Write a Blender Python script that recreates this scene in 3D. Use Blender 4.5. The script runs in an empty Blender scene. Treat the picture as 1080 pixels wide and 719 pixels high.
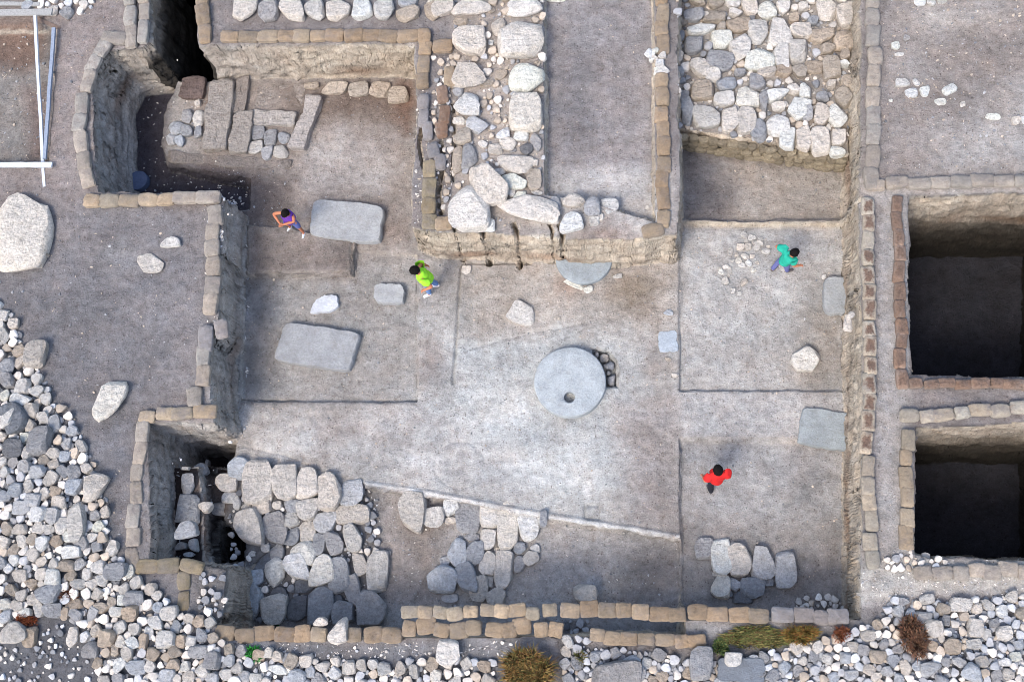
import bpy, bmesh, math, random
import numpy as np
from mathutils import Vector, Matrix, noise as mnoise
random.seed(7)
C = bpy.context.scene.collection
SC = bpy.context.scene
R = math.radians

# ------------------------------------------------------------------ camera
W0, H0, FOC = 1080.0, 719.0, 1125.0
CAMZ = 22.1
_n = np.array([120.0, -320.0, -FOC]); _n /= np.linalg.norm(_n)
_z = -_n
_x = np.array([1.0, 0, 0]); _x = _x - _x.dot(_z) * _z; _x /= np.linalg.norm(_x)
_y = np.cross(_z, _x)
ROT = np.array([_x, _y, _z])                 # camera vector -> world vector
cam_d = bpy.data.cameras.new('camera'); cam = bpy.data.objects.new('camera', cam_d); C.objects.link(cam)
cam_d.sensor_width = 36; cam_d.lens = 36 * FOC / W0; cam_d.clip_end = 3000
m = Matrix([list(ROT[0]), list(ROT[1]), list(ROT[2])]).to_4x4(); m.translation = (0, 0, CAMZ)
cam.matrix_world = m
SC.camera = cam
def P(x, y, z=0.0):
    v = ROT @ np.array([x - W0 / 2, -(y - H0 / 2), -FOC])
    t = (z - CAMZ) / v[2]
    return (v[0] * t, v[1] * t)
def mpp(x, y, z=0.0):
    a = P(x - .5, y, z); b = P(x + .5, y, z)
    return math.hypot(a[0] - b[0], a[1] - b[1])

# ------------------------------------------------------------------ light
SUN_EL, SUN_AZ = 52.0, 212.0        # azimuth clockwise from +Y: light comes from the lower left of the picture
SUN_STR, SUN_ANG, SKY_STR, EXPO = 1.0, 18.0, 0.14, 1.3
w = bpy.data.worlds.new('World'); SC.world = w; w.use_nodes = True
nt = w.node_tree; bg = nt.nodes['Background']
sky = nt.nodes.new('ShaderNodeTexSky'); sky.sky_type = 'NISHITA'; sky.sun_disc = False
sky.sun_elevation = R(SUN_EL); sky.sun_rotation = R(SUN_AZ)
sky.air_density = 1.0; sky.dust_density = 3.0; sky.ozone_density = 1.0
nt.links.new(sky.outputs[0], bg.inputs[0]); bg.inputs[1].default_value = SKY_STR
sl = bpy.data.lights.new('sun', 'SUN'); sl.energy = SUN_STR; sl.angle = R(SUN_ANG); sl.color = (1.0, 0.93, 0.83)
so = bpy.data.objects.new('sun', sl); C.objects.link(so)
sd_ = Vector((math.sin(R(SUN_AZ)) * math.cos(R(SUN_EL)), math.cos(R(SUN_AZ)) * math.cos(R(SUN_EL)), math.sin(R(SUN_EL))))
so.rotation_euler = sd_.to_track_quat('Z', 'Y').to_euler(); so.location = (0, 0, 40)
SC.render.engine = 'CYCLES'
SC.cycles.filter_width = 0.9
SC.view_settings.view_transform = 'Standard'; SC.view_settings.look = 'None'
SC.view_settings.exposure = EXPO; SC.view_settings.gamma = 1.0

# ------------------------------------------------------------------ helpers
def lin(c, k=1.0):
    o = []
    for v in c[:3]:
        v = v / 255.0
        o.append(min(.9, k * (v / 12.92 if v <= .04045 else ((v + .055) / 1.055) ** 2.4)))
    return tuple(o)
def tag(o, label=None, cat=None, group=None, kind=None):
    if label: o['label'] = label
    if cat: o['category'] = cat
    if group: o['group'] = group
    if kind: o['kind'] = kind
    return o
def mesh_obj(name, verts, faces, mat=None, parent=None, smooth=True):
    me = bpy.data.meshes.new(name); me.from_pydata([tuple(v) for v in verts], [], [tuple(f) for f in faces]); me.update()
    if smooth: me.polygons.foreach_set('use_smooth', [True] * len(me.polygons))
    if mat: me.materials.append(mat)
    o = bpy.data.objects.new(name, me); C.objects.link(o)
    if parent: o.parent = parent
    return o
def empty(name, loc, rz=0):
    o = bpy.data.objects.new(name, None); C.objects.link(o); o.location = loc; o.rotation_euler = (0, 0, rz); o.empty_display_size = .2
    return o
def ORD(i):
    one = ['', 'first', 'second', 'third', 'fourth', 'fifth', 'sixth', 'seventh', 'eighth', 'ninth', 'tenth', 'eleventh', 'twelfth', 'thirteenth', 'fourteenth', 'fifteenth', 'sixteenth', 'seventeenth', 'eighteenth', 'nineteenth']
    if i < 20: return one[i]
    t = i // 10; r = i % 10
    if r == 0: return {2: 'twentieth', 3: 'thirtieth', 4: 'fortieth'}[t]
    return {2: 'twenty-', 3: 'thirty-', 4: 'forty-'}[t] + one[r]

_rs = np.random.RandomState(3)
_L = _rs.rand(256, 256)
def vn(x, y):
    xi = np.floor(x).astype(int); yi = np.floor(y).astype(int); fx = x - xi; fy = y - yi
    fx = fx * fx * (3 - 2 * fx); fy = fy * fy * (3 - 2 * fy)
    a = _L[xi & 255, yi & 255]; b = _L[(xi + 1) & 255, yi & 255]; c = _L[xi & 255, (yi + 1) & 255]; d = _L[(xi + 1) & 255, (yi + 1) & 255]
    return (a * (1 - fx) + b * fx) * (1 - fy) + (c * (1 - fx) + d * fx) * fy
def fbm(x, y, s, o=4):
    r = 0; amp = 1; tot = 0
    for k in range(o):
        r = r + amp * (vn(x * s + 17.3 * k, y * s + 9.1 * k) - .5) * 2; tot += amp; amp *= .5; s *= 2.03
    return r / tot

# ------------------------------------------------------------------ materials
def newmat(name):
    mt = bpy.data.materials.new(name); mt.use_nodes = True
    n = mt.node_tree.nodes; l = mt.node_tree.links
    b = n['Principled BSDF']; b.inputs['Roughness'].default_value = .92; b.inputs['Specular IOR Level'].default_value = .15
    return mt, n, l, b
def noise_node(n, l, co, scale, detail=6, rough=.6):
    t = n.new('ShaderNodeTexNoise'); t.inputs['Scale'].default_value = scale; t.inputs['Detail'].default_value = detail; t.inputs['Roughness'].default_value = rough
    l.new(co, t.inputs['Vector']); return t.outputs['Fac']
def ramp(n, l, fac, p0, v0, p1, v1):
    t = n.new('ShaderNodeMapRange'); l.new(fac, t.inputs[0]); t.inputs[1].default_value = p0; t.inputs[2].default_value = p1; t.inputs[3].default_value = v0; t.inputs[4].default_value = v1
    return t.outputs[0]
def math_n(n, l, op, a, b):
    t = n.new('ShaderNodeMath'); t.operation = op
    for i, v in enumerate((a, b)):
        if isinstance(v, (int, float)): t.inputs[i].default_value = v
        else: l.new(v, t.inputs[i])
    return t.outputs[0]
def mix_c(n, l, fac, a, b, mode='MIX'):
    t = n.new('ShaderNodeMix'); t.data_type = 'RGBA'; t.blend_type = mode
    if isinstance(fac, (int, float)): t.inputs[0].default_value = fac
    else: l.new(fac, t.inputs[0])
    for i, v in ((6, a), (7, b)):
        if isinstance(v, tuple): t.inputs[i].default_value = (*v[:3], 1)
        else: l.new(v, t.inputs[i])
    return t.outputs[2]
def scale_c(n, l, col, fac):
    t = n.new('ShaderNodeVectorMath'); t.operation = 'SCALE'; l.new(col, t.inputs[0]); l.new(fac, t.inputs['Scale']); return t.outputs[0]
def bump(n, l, b, h, strength=.6, dist=.03):
    t = n.new('ShaderNodeBump'); t.inputs['Strength'].default_value = strength; t.inputs['Distance'].default_value = dist
    l.new(h, t.inputs['Height']); l.new(t.outputs[0], b.inputs['Normal'])

def earth_material():
    mt, n, l, b = newmat('dry_earth')
    at = n.new('ShaderNodeAttribute'); at.attribute_name = 'Col'
    geo = n.new('ShaderNodeNewGeometry'); co = geo.outputs['Position']
    n1 = noise_node(n, l, co, .9, 5); n2 = noise_node(n, l, co, 5, 8, .72); n3 = noise_node(n, l, co, 34, 5, .7)
    f = math_n(n, l, 'MULTIPLY', ramp(n, l, n1, .3, .80, .7, 1.18), ramp(n, l, n2, .32, .70, .68, 1.28))
    f = math_n(n, l, 'MULTIPLY', f, ramp(n, l, n3, .3, .74, .7, 1.24))
    col = scale_c(n, l, at.outputs['Color'], f)
    # hue drift between reddish brown and chalky grey
    n4 = noise_node(n, l, co, 1.7, 7, .7)
    hue = ramp(n, l, n4, .38, 0., .66, .55)
    col = mix_c(n, l, hue, col, mix_c(n, l, 1.0, col, (1.08, .95, .86), 'MULTIPLY'))
    n5 = noise_node(n, l, co, 2.6, 8, .75)
    chalk = ramp(n, l, n5, .54, 0., .70, .42)
    col = mix_c(n, l, chalk, col, mix_c(n, l, 1.0, col, (1.45, 1.5, 1.58), 'MULTIPLY'))
    n6 = noise_node(n, l, co, 7.0, 6, .8)
    drk = ramp(n, l, n6, .55, 0., .66, .7)
    col = mix_c(n, l, drk, col, mix_c(n, l, 1.0, col, (.55, .48, .44), 'MULTIPLY'))
    # chips and pebbles trodden into the soil
    def chips(sc, thr, col, k, dens):
        v = n.new('ShaderNodeTexVoronoi'); v.inputs['Scale'].default_value = sc; l.new(co, v.inputs['Vector'])
        d = ramp(n, l, v.outputs['Distance'], thr, 1., thr + .07, 0.)
        sx = n.new('ShaderNodeSeparateColor'); l.new(v.outputs['Color'], sx.inputs[0])
        s = ramp(n, l, sx.outputs[0], dens, 0., dens + .02, 1.)
        q = math_n(n, l, 'MULTIPLY', d, s)
        return mix_c(n, l, q, col, mix_c(n, l, 1.0, col, k, 'MULTIPLY')), q
    col, q1 = chips(9.0, .16, col, (1.35, 1.35, 1.38), .84)
    col, q2 = chips(22.0, .20, col, (1.3, 1.3, 1.33), .78)
    col, q3 = chips(15.0, .20, col, (.5, .46, .46), .82)
    l.new(col, b.inputs['Base Color'])
    h = math_n(n, l, 'ADD', math_n(n, l, 'MULTIPLY', n2, 1.4), math_n(n, l, 'MULTIPLY', n3, .55))
    h = math_n(n, l, 'ADD', h, math_n(n, l, 'MULTIPLY', math_n(n, l, 'ADD', q1, q2), .35))
    bump(n, l, b, h, .9, .05)
    return mt
M_EARTH = earth_material()

def stone_material(name, tint=(1, 1, 1), sc=1.0, stain=.5, smooth=False):
    mt, n, l, b = newmat(name)
    oi = n.new('ShaderNodeObjectInfo')
    geo = n.new('ShaderNodeNewGeometry')
    co = geo.outputs['Position']
    n1 = noise_node(n, l, co, 3.5 * sc, 6, .65); n2 = noise_node(n, l, co, 16 * sc, 8, .75); n3 = noise_node(n, l, co, 60 * sc, 4, .7)
    f = math_n(n, l, 'MULTIPLY', ramp(n, l, n1, .3, .82, .7, 1.15), ramp(n, l, n2, .32, .66 if not smooth else .85, .68, 1.2 if not smooth else 1.1))
    f = math_n(n, l, 'MULTIPLY', f, ramp(n, l, n3, .3, .86, .7, 1.12))
    base = oi.outputs['Color']
    col = scale_c(n, l, base, f)
    n4 = noise_node(n, l, co, 6 * sc, 8, .8)
    col = mix_c(n, l, ramp(n, l, n4, .50, 0., .66, stain), col, mix_c(n, l, 1.0, col, (.74, .66, .57), 'MULTIPLY'))
    n5 = noise_node(n, l, co, 28 * sc, 4, .8)
    col = mix_c(n, l, ramp(n, l, n5, .57, 0., .65, stain), col, mix_c(n, l, 1.0, col, (.45, .42, .42), 'MULTIPLY'))
    l.new(col, b.inputs['Base Color'])
    h = math_n(n, l, 'ADD', math_n(n, l, 'MULTIPLY', n2, 1.0), math_n(n, l, 'MULTIPLY', n3, .35))
    n9 = noise_node(n, l, co, 7 * sc, 3, .5)
    if not smooth: h = math_n(n, l, 'ADD', h, math_n(n, l, 'MULTIPLY', n9, 1.2))
    bump(n, l, b, h, 1.0 if not smooth else .7, .10 if not smooth else .05)
    return mt
M_STONE = stone_material('limestone')
M_SLAB = stone_material('worn_slab_stone', sc=1.0, stain=.42, smooth=True)
M_MUD = stone_material('mudbrick', sc=1.5, stain=.6)

def rubble_stuff_material():
    mt, n, l, b = newmat('rubble_limestone')
    at = n.new('ShaderNodeAttribute'); at.attribute_name = 'Col'
    geo = n.new('ShaderNodeNewGeometry'); co = geo.outputs['Position']
    n2 = noise_node(n, l, co, 16, 8, .75)
    col = scale_c(n, l, at.outputs['Color'], ramp(n, l, n2, .3, .7, .7, 1.25))
    l.new(col, b.inputs['Base Color']); bump(n, l, b, n2, .7, .03)
    return mt
M_RUB = rubble_stuff_material()

def bag_material(name, worn=False, dusty=0.0):
    mt, n, l, b = newmat(name)
    b.inputs['Sheen Weight'].default_value = .15
    oi = n.new('ShaderNodeObjectInfo'); tc = n.new('ShaderNodeTexCoord'); geo = n.new('ShaderNodeNewGeometry'); co = geo.outputs['Position']
    n1 = noise_node(n, l, co, 5, 6, .7); n2 = noise_node(n, l, co, 22, 5, .7)
    f = math_n(n, l, 'MULTIPLY', ramp(n, l, n1, .3, .76, .7, 1.18), ramp(n, l, n2, .3, .84, .7, 1.14))
    col = scale_c(n, l, oi.outputs['Color'], f)
    n3 = noise_node(n, l, co, 3.2, 6, .75)
    col = mix_c(n, l, ramp(n, l, n3, .47, 0., .68, .55 + dusty), col, lin((172, 162, 156), .62))
    n4 = noise_node(n, l, co, 9, 6, .8)
    col = mix_c(n, l, ramp(n, l, n4, .55, 0., .68, .6), col, mix_c(n, l, 1.0, col, (.55, .45, .38), 'MULTIPLY'))
    if worn:   # sacking rotted away on top: red earth showing, pale rim of cloth left
        sx = n.new('ShaderNodeSeparateXYZ'); l.new(tc.outputs['Object'], sx.inputs[0])
        ax = math_n(n, l, 'ABSOLUTE', sx.outputs[0], 0); ay = math_n(n, l, 'ABSOLUTE', sx.outputs[1], 0)
        e = math_n(n, l, 'MAXIMUM', math_n(n, l, 'MULTIPLY', ax, 4.3), math_n(n, l, 'MULTIPLY', ay, 6.0))
        e = math_n(n, l, 'ADD', e, ramp(n, l, noise_node(n, l, co, 7, 5, .75), .3, -.45, .7, .45))
        red = scale_c(n, l, mix_c(n, l, 0.0, (.17, .11, .08), (0, 0, 0)), ramp(n, l, n2, .3, .5, .7, 1.5))
        col = mix_c(n, l, ramp(n, l, e, .42, 1., .80, 0.), col, red)
    l.new(col, b.inputs['Base Color'])
    wv = n.new('ShaderNodeTexWave'); wv.inputs['Scale'].default_value = 55; wv.inputs['Distortion'].default_value = 1.5; l.new(tc.outputs['Object'], wv.inputs['Vector'])
    h = math_n(n, l, 'ADD', math_n(n, l, 'MULTIPLY', n1, 1.0), math_n(n, l, 'MULTIPLY', wv.outputs['Fac'], .05))
    h = math_n(n, l, 'ADD', h, math_n(n, l, 'MULTIPLY', n2, .3))
    bump(n, l, b, h, 1.0, .06)
    return mt
M_BAG = bag_material('burlap'); M_BAGD = bag_material('dusty_burlap', dusty=.45); M_BAGW = bag_material('rotted_burlap', worn=True)
def plain(name, c, rough=.8, ns=12, amp=.2):
    mt, n, l, b = newmat(name); b.inputs['Roughness'].default_value = rough
    tc = n.new('ShaderNodeTexCoord'); n1 = noise_node(n, l, tc.outputs['Object'], ns, 5, .7)
    rgb = n.new('ShaderNodeRGB'); rgb.outputs[0].default_value = (*c, 1)
    l.new(scale_c(n, l, rgb.outputs[0], ramp(n, l, n1, .3, 1 - amp, .7, 1 + amp)), b.inputs['Base Color'])
    bump(n, l, b, n1, .3, .01)
    return mt

# ------------------------------------------------------------------ terrain height field
CELL = 0.03
cs = [P(-60, -30), P(1160, -30), P(-60, 760), P(1160, 760)]
X0 = min(c[0] for c in cs); X1 = max(c[0] for c in cs); Y0 = min(c[1] for c in cs); Y1 = max(c[1] for c in cs)
NX = int((X1 - X0) / CELL) + 1; NY = int((Y1 - Y0) / CELL) + 1
gx = X0 + np.arange(NX) * CELL; gy = Y0 + np.arange(NY) * CELL
GX, GY = np.meshgrid(gx, gy)          # [j,i]
WOB = fbm(GX, GY, 1.3, 3) * .07 + fbm(GX + 31, GY, 5, 2) * .018
FINE = fbm(GX + 5, GY + 3, 2.5, 6)
Z = np.zeros_like(GX)
COL = np.zeros(GX.shape + (3,)); COL[:] = lin((118, 111, 114))
def poly_w(pts, z): return np.array([P(x, y, z) for x, y in pts])
def sdist(pw, pad, x=None, y=None):
    """signed distance (negative inside) on the bounding sub-grid"""
    if x is None:
        i0 = max(0, int((pw[:, 0].min() - pad - X0) / CELL)); i1 = min(NX, int((pw[:, 0].max() + pad - X0) / CELL) + 2)
        j0 = max(0, int((pw[:, 1].min() - pad - Y0) / CELL)); j1 = min(NY, int((pw[:, 1].max() + pad - Y0) / CELL) + 2)
        sl_ = (slice(j0, j1), slice(i0, i1)); x = GX[sl_]; y = GY[sl_]
    else: sl_ = None
    d = np.full(x.shape, 1e9); ins = np.zeros(x.shape, bool)
    k = len(pw)
    for a in range(k):
        ax, ay = pw[a]; bx, by = pw[(a + 1) % k]
        ex, ey = bx - ax, by - ay; wx = x - ax; wy = y - ay
        t = np.clip((wx * ex + wy * ey) / (ex * ex + ey * ey + 1e-12), 0, 1)
        d = np.minimum(d, (wx - ex * t) ** 2 + (wy - ey * t) ** 2)
        c = ((ay > y) != (by > y)) & (x < (bx - ax) * (y - ay) / (by - ay + 1e-12) + ax)
        ins ^= c
    d = np.sqrt(d)
    return sl_, np.where(ins, -d, d)
def dig(pts, zr, zn, bat=.2, wob=1.0, mode='min', curve=1.0):
    pw = poly_w(pts, zr); sl_, s = sdist(pw, .3)
    t = np.clip(-(s + WOB[sl_] * wob) / bat, 0, 1) ** curve
    z = Z[sl_]; nz = z * (1 - t) + zn * t
    Z[sl_] = np.minimum(z, nz) if mode == 'min' else nz
def dig_in(pts, zr, zn, bat=.15, wob=1.0):
    pw = poly_w(pts, zr); sl_, s = sdist(pw, .3)
    pm = MAINSD[sl_]
    s = np.maximum(s, pm + .13)
    t = np.clip(-(s + WOB[sl_] * wob) / bat, 0, 1); z = Z[sl_]; Z[sl_] = np.minimum(z, z * (1 - t) + zn * t)
def raise_(pts, zr, zn, bat=.1, wob=1.0):
    pw = poly_w(pts, zr); sl_, s = sdist(pw, bat + .4)
    t = np.clip(1 - (s + WOB[sl_] * wob) / bat, 0, 1)
    z = Z[sl_]; Z[sl_] = np.maximum(z, z * (1 - t) + zn * t)
def pdist(pts, zr, pad):
    pw = poly_w(pts, zr)
    i0 = max(0, int((pw[:, 0].min() - pad - X0) / CELL)); i1 = min(NX, int((pw[:, 0].max() + pad - X0) / CELL) + 2)
    j0 = max(0, int((pw[:, 1].min() - pad - Y0) / CELL)); j1 = min(NY, int((pw[:, 1].max() + pad - Y0) / CELL) + 2)
    sl_ = (slice(j0, j1), slice(i0, i1)); x = GX[sl_]; y = GY[sl_]; d = np.full(x.shape, 1e9)
    for a in range(len(pw) - 1):
        ax, ay = pw[a]; bx, by = pw[a + 1]; ex, ey = bx - ax, by - ay
        t = np.clip(((x - ax) * ex + (y - ay) * ey) / (ex * ex + ey * ey + 1e-12), 0, 1)
        d = np.minimum(d, (x - ax - ex * t) ** 2 + (y - ay - ey * t) ** 2)
    return sl_, np.sqrt(d)
def groove(pts, zr, wd=.05, dep=.05):
    sl_, d = pdist(pts, zr, wd * 3)
    Z[sl_] -= dep * np.clip(1 - (d + WOB[sl_] * .15) / wd, 0, 1)
def paint(pts, zr, c, feather=.5, k=1.0, inside=False):
    pw = poly_w(pts, zr); sl_, s = sdist(pw, feather + .3)
    if inside: s = np.maximum(s, (MAINSD[sl_] + .02) * 3)
    t = np.clip(.5 - (s + WOB[sl_] * 4 * min(1, feather)) / feather, 0, 1)[..., None] * k
    COL[sl_] = COL[sl_] * (1 - t) + np.array(lin(c)) * t
def paint_line(pts, zr, c, wd=.06, k=1.0):
    sl_, d = pdist(pts, zr, wd * 3)
    t = np.clip(1.5 - (d + np.abs(WOB[sl_]) * .4) / wd, 0, 1)[..., None] * k
    COL[sl_] = COL[sl_] * (1 - t) + np.array(lin(c)) * t

MAIN = [(208,48),(437,46),(440,100),(436,170),(433,240),(450,243),(560,249),(650,253),(713,246),(716,200),(716,100),(716,-60),
        (908,-60),(908,100),(906,205),(909,330),(911,480),(907,600),(896,628),(840,638),(700,640),(595,634),(425,634),(418,657),(228,658),
        (242,640),(240,603),(212,596),(160,598),(157,447),(224,444),(222,362),(235,337),(235,208),(198,203),(104,203),(97,140),(98,85),
        (112,53),(150,50),(158,45),(160,-60),(206,-60)]
MAINSD = sdist(poly_w(MAIN, 0), 0, GX, GY)[1]
dig(MAIN, 0, -1.4, .11, 1.0)
# deeper shafts and pits
dig([(163,-60),(204,-60),(206,52),(185,62),(160,52)], 0, -3.6, .25)
dig_in([(108,60),(190,75),(178,110),(170,150),(176,172),(235,182),(264,188),(264,222),(225,222),(100,216)], -1.4, -1.8, .15)
dig_in([(170,440),(252,462),(242,492),(240,545),(258,572),(258,600),(246,625),(170,612)], -1.4, -1.8, .12)
dig_in([(183,455),(252,464),(244,494),(212,492),(186,488)], -1.4, -2.7, .15)
dig_in([(214,549),(243,549),(262,572),(262,600),(246,628),(214,625)], -1.5, -3.2, .15)
raise_([(150,494),(212,490),(213,602),(150,610)], -1.0, -1.02, .10)
raise_([(205,500),(243,500),(248,542),(208,545)], -1.6, -1.62, .1)
dig([(958,206),(1150,203),(1150,397),(960,396)], 0, -3.1, .28)
dig([(966,450),(1150,444),(1150,592),(985,589),(966,583)], 0, -3.1, .28)
# levels of the excavated floor
raise_([(262,238),(300,241),(373,256),(373,289),(262,290)], -1.3, -1.27, .05, .3)
dig([(254,290),(372,290),(376,262),(440,270),(440,423),(254,423)], -1.4, -1.50, .04, .3)
dig([(486,276),(600,276),(717,276),(717,300),(640,345),(480,400)], -1.4, -1.44, .3, .3)
groove([(560,277),(492,277),(486,284),(484,310),(481,360),(478,404)], -1.4, .045, .09)
dig([(717,236),(893,238),(893,412),(717,412)], -1.4, -1.50, .05, .25)
dig([(717,120),(893,140),(893,234),(717,232)], -1.4, -1.60, .08, .6)
dig([(718,463),(840,464),(893,470),(893,655),(718,655)], -1.4, -1.54, .05, .25)
dig([(384,509),(430,518),(500,532),(575,547),(719,567),(719,670),(262,675),(262,600),(300,560)], -1.4, -1.60, .06, .4)
for ln_ in ([(717,236),(717,412),(893,412)], [(893,466),(840,464),(718,463),(718,560)], [(254,423),(440,423),(440,300)], [(262,290),(373,290),(373,256)], [(717,237),(893,239)]):
    groove(ln_, -1.46, .04, .08)
ring = [(485 + 27 * math.cos(a / 16 * 2 * math.pi), 490 + 25 * math.sin(a / 16 * 2 * math.pi)) for a in range(17)]
groove(ring, -1.4, .05, .022)
groove([(617,533),(632,533),(632,547),(617,547),(617,533)], -1.4, .04, .05)
groove([(255,470),(300,480),(345,500),(384,510)], -1.4, .04, .03)
dig([(625,366),(642,368),(652,382),(652,409),(625,409)], -1.4, -1.70, .05, .3)
groove([(480,372),(520,360),(570,348),(620,340)], -1.4, .06, .025)
# platforms
raise_([(716,-60),(900,-60),(895,163),(716,136)], -.85, -.85, .05, .3)
dig([(573,-60),(690,-60),(692,236),(620,212),(574,206)], 0, -.32, .05, .3)
dig([(-60,27),(60,27),(57,100),(52,172),(-60,172)], 0, -.22, .12)
raise_([(262,92),(336,95),(325,160),(306,186),(178,168),(176,150),(178,108),(205,85)], -1.5, -1.45, .06, .4)
# spoil heaps
def heap(cx, cy, rx, ry, h):
    x, y = P(cx, cy); k = mpp(cx, cy)
    d = ((GX - x) / (rx * k)) ** 2 + ((GY - y) / (ry * k)) ** 2
    Z[:] = Z + np.where(Z > -.3, h * np.exp(-d * 1.3), 0)
heap(-10, 540, 130, 160, .45); heap(170, 700, 140, 70, .25); heap(1010, 710, 120, 60, .3)
for cx_, w_, d_, l_ in ((478,.05,.3,8),(507,.09,.5,10),(541,.06,.45,14),(580,.04,.35,9),(591,.08,.55,14)):
    groove([(cx_,236),(cx_+3,244),(cx_+1,244+l_)], 0, w_, d_)
groove([(444,100),(446,130),(442,150),(447,175)], 0, .06, .3); groove([(464,150),(467,175),(463,200),(466,225)], 0, .07, .4); groove([(478,110),(479,150),(477,190)], 0, .06, .25)
# light kerb of plastered stones along the diagonal edge
raise_([(384,508),(430,514),(500,527),(575,541),(717,564),(717,568),(575,546),(500,532),(430,519),(384,513)], -1.35, -1.35, .04, .25)
# unevenness
Z += FINE * .028 + fbm(GX, GY, .45, 3) * .03 + fbm(GX + 9, GY + 2, 11, 3) * .010
# footprints and trample on the floor
_sz, _sx = np.gradient(Z, CELL)
SLOPE = np.sqrt(_sz ** 2 + _sx ** 2)
steep = np.clip((SLOPE - .9) / 1.6, 0, 1)
Zs = Z.copy()

# soil colours with wall shade painted in at places
paint([(-60,-60),(150,-60),(130,60),(90,130),(60,300),(-60,330)], 0, (130,118,118), 1.5)
paint([(-60,230),(210,215),(225,350),(150,440),(130,600),(-60,560)], 0, (108,105,112), 1.5)
paint([(-60,25),(60,25),(52,175),(-60,175)], -.2, (118,112,110), .3)
paint([(-60,25),(50,25),(45,60),(30,75),(-60,60)], -.2, (112,82,66), .4, .8)
paint([(25,90),(50,90),(50,170),(30,170)], -.2, (105,82,78), .4, .7)
paint([(478,-60),(574,-60),(574,240),(478,240)], 0, (148,138,134), .3)
paint([(574,-60),(690,-60),(690,225),(574,225)], -.3, (128,122,126), .3)
paint([(574,180),(715,180),(715,260),(574,260)], -.1, (165,160,160), .6, .8)
paint([(716,-60),(900,-60),(895,150),(716,140)], -.4, (118,108,104), .3)
paint([(930,-60),(1180,-60),(1180,190),(930,190)], 0, (132,122,120), .5)
paint([(1000,150),(1080,90),(1180,90),(1180,185),(1000,185)], 0, (150,148,150), 1.2, .6)
paint([(905,190),(1180,185),(1180,210),(905,215)], 0, (150,142,140), .4)
paint([(925,205),(960,205),(960,620),(925,620)], 0, (140,136,138), .2)
# floor
paint(MAIN, 0, (142,135,132), .1)
paint([(205,85),(437,85),(437,262),(205,240)], -1.4, (132,120,115), .5)
paint([(300,90),(437,90),(437,140),(300,120)], -1.4, (108,90,80), .5, .7)
paint([(320,140),(420,140),(400,200),(320,205)], -1.4, (142,134,134), .8, .8)
paint([(205,165),(310,190),(300,240),(205,240)], -1.4, (86,74,74), .5, .8)
paint([(254,290),(440,275),(440,423),(254,423)], -1.4, (136,132,132), .4)
paint([(254,300),(290,300),(285,420),(254,420)], -1.4, (108,108,114), .8, .7)  # shade along the left edge of the room, painted in
paint([(262,240),(372,256),(372,290),(262,290)], -1.3, (120,108,104), .3)
paint([(440,300),(480,300),(480,420),(440,420)], -1.4, (146,140,140), .4)
paint([(470,330),(690,330),(665,540),(560,560),(400,500),(440,430)], -1.4, (155,158,163), 1.8)
paint([(255,425),(450,425),(560,500),(560,540),(390,500),(250,480)], -1.4, (160,158,162), .8, .7)
paint([(490,278),(715,278),(715,345),(490,350)], -1.4, (150,142,138), .8)
paint([(650,285),(690,285),(690,335),(650,335)], -1.4, (128,112,98), .6, .7)
paint([(655,430),(715,420),(715,560),(660,555)], -1.4, (140,132,134), .8, .9)
paint([(717,240),(893,240),(893,412),(717,412)], -1.4, (150,148,150), .3)
paint([(850,300),(893,300),(893,412),(850,412)], -1.4, (128,120,114), .7, .8)
paint([(717,410),(893,412),(893,466),(717,463)], -1.4, (152,150,154), .3)
paint([(718,150),(893,165),(893,236),(718,236)], -1.5, (140,130,124), .3)
paint([(718,150),(775,160),(760,236),(718,236)], -1.5, (96,94,104), .7, .8)  # shadow beside the left wall, painted into the soil colour
paint([(718,465),(893,470),(893,640),(718,650)], -1.5, (142,140,144), .3)
paint([(718,545),(893,555),(893,650),(718,650)], -1.5, (126,120,120), .6, .8)
paint([(384,512),(575,547),(717,568),(717,670),(384,670)], -1.7, (146,142,144), .2)
paint([(400,520),(470,530),(455,640),(400,640)], -1.7, (130,118,114), .4, .8)
paint([(660,590),(717,580),(717,650),(640,650)], -1.7, (116,110,110), .6, .8)
paint([(240,485),(400,515),(400,660),(230,660)], -1.4, (100,98,102), .3)
paint_line([(384,508),(430,516),(500,530),(575,545),(650,556),(717,566)], -1.38, (182,180,182), .05)
paint_line([(717,236),(893,237)], -1.45, (168,154,134), .07, .8)
paint_line([(255,425),(437,425)], -1.4, (120,118,122), .05, .8)
def blob(x, y, rx, ry, c, k=.7, z=-1.4, f=.5):
    paint([(x + rx * math.cos(a / 10 * math.pi) * (1 + .25 * math.sin(a * 2.3 + x)), y + ry * math.sin(a / 10 * math.pi) * (1 + .25 * math.cos(a * 1.7 + y))) for a in range(20)], z, c, f, k)
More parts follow.
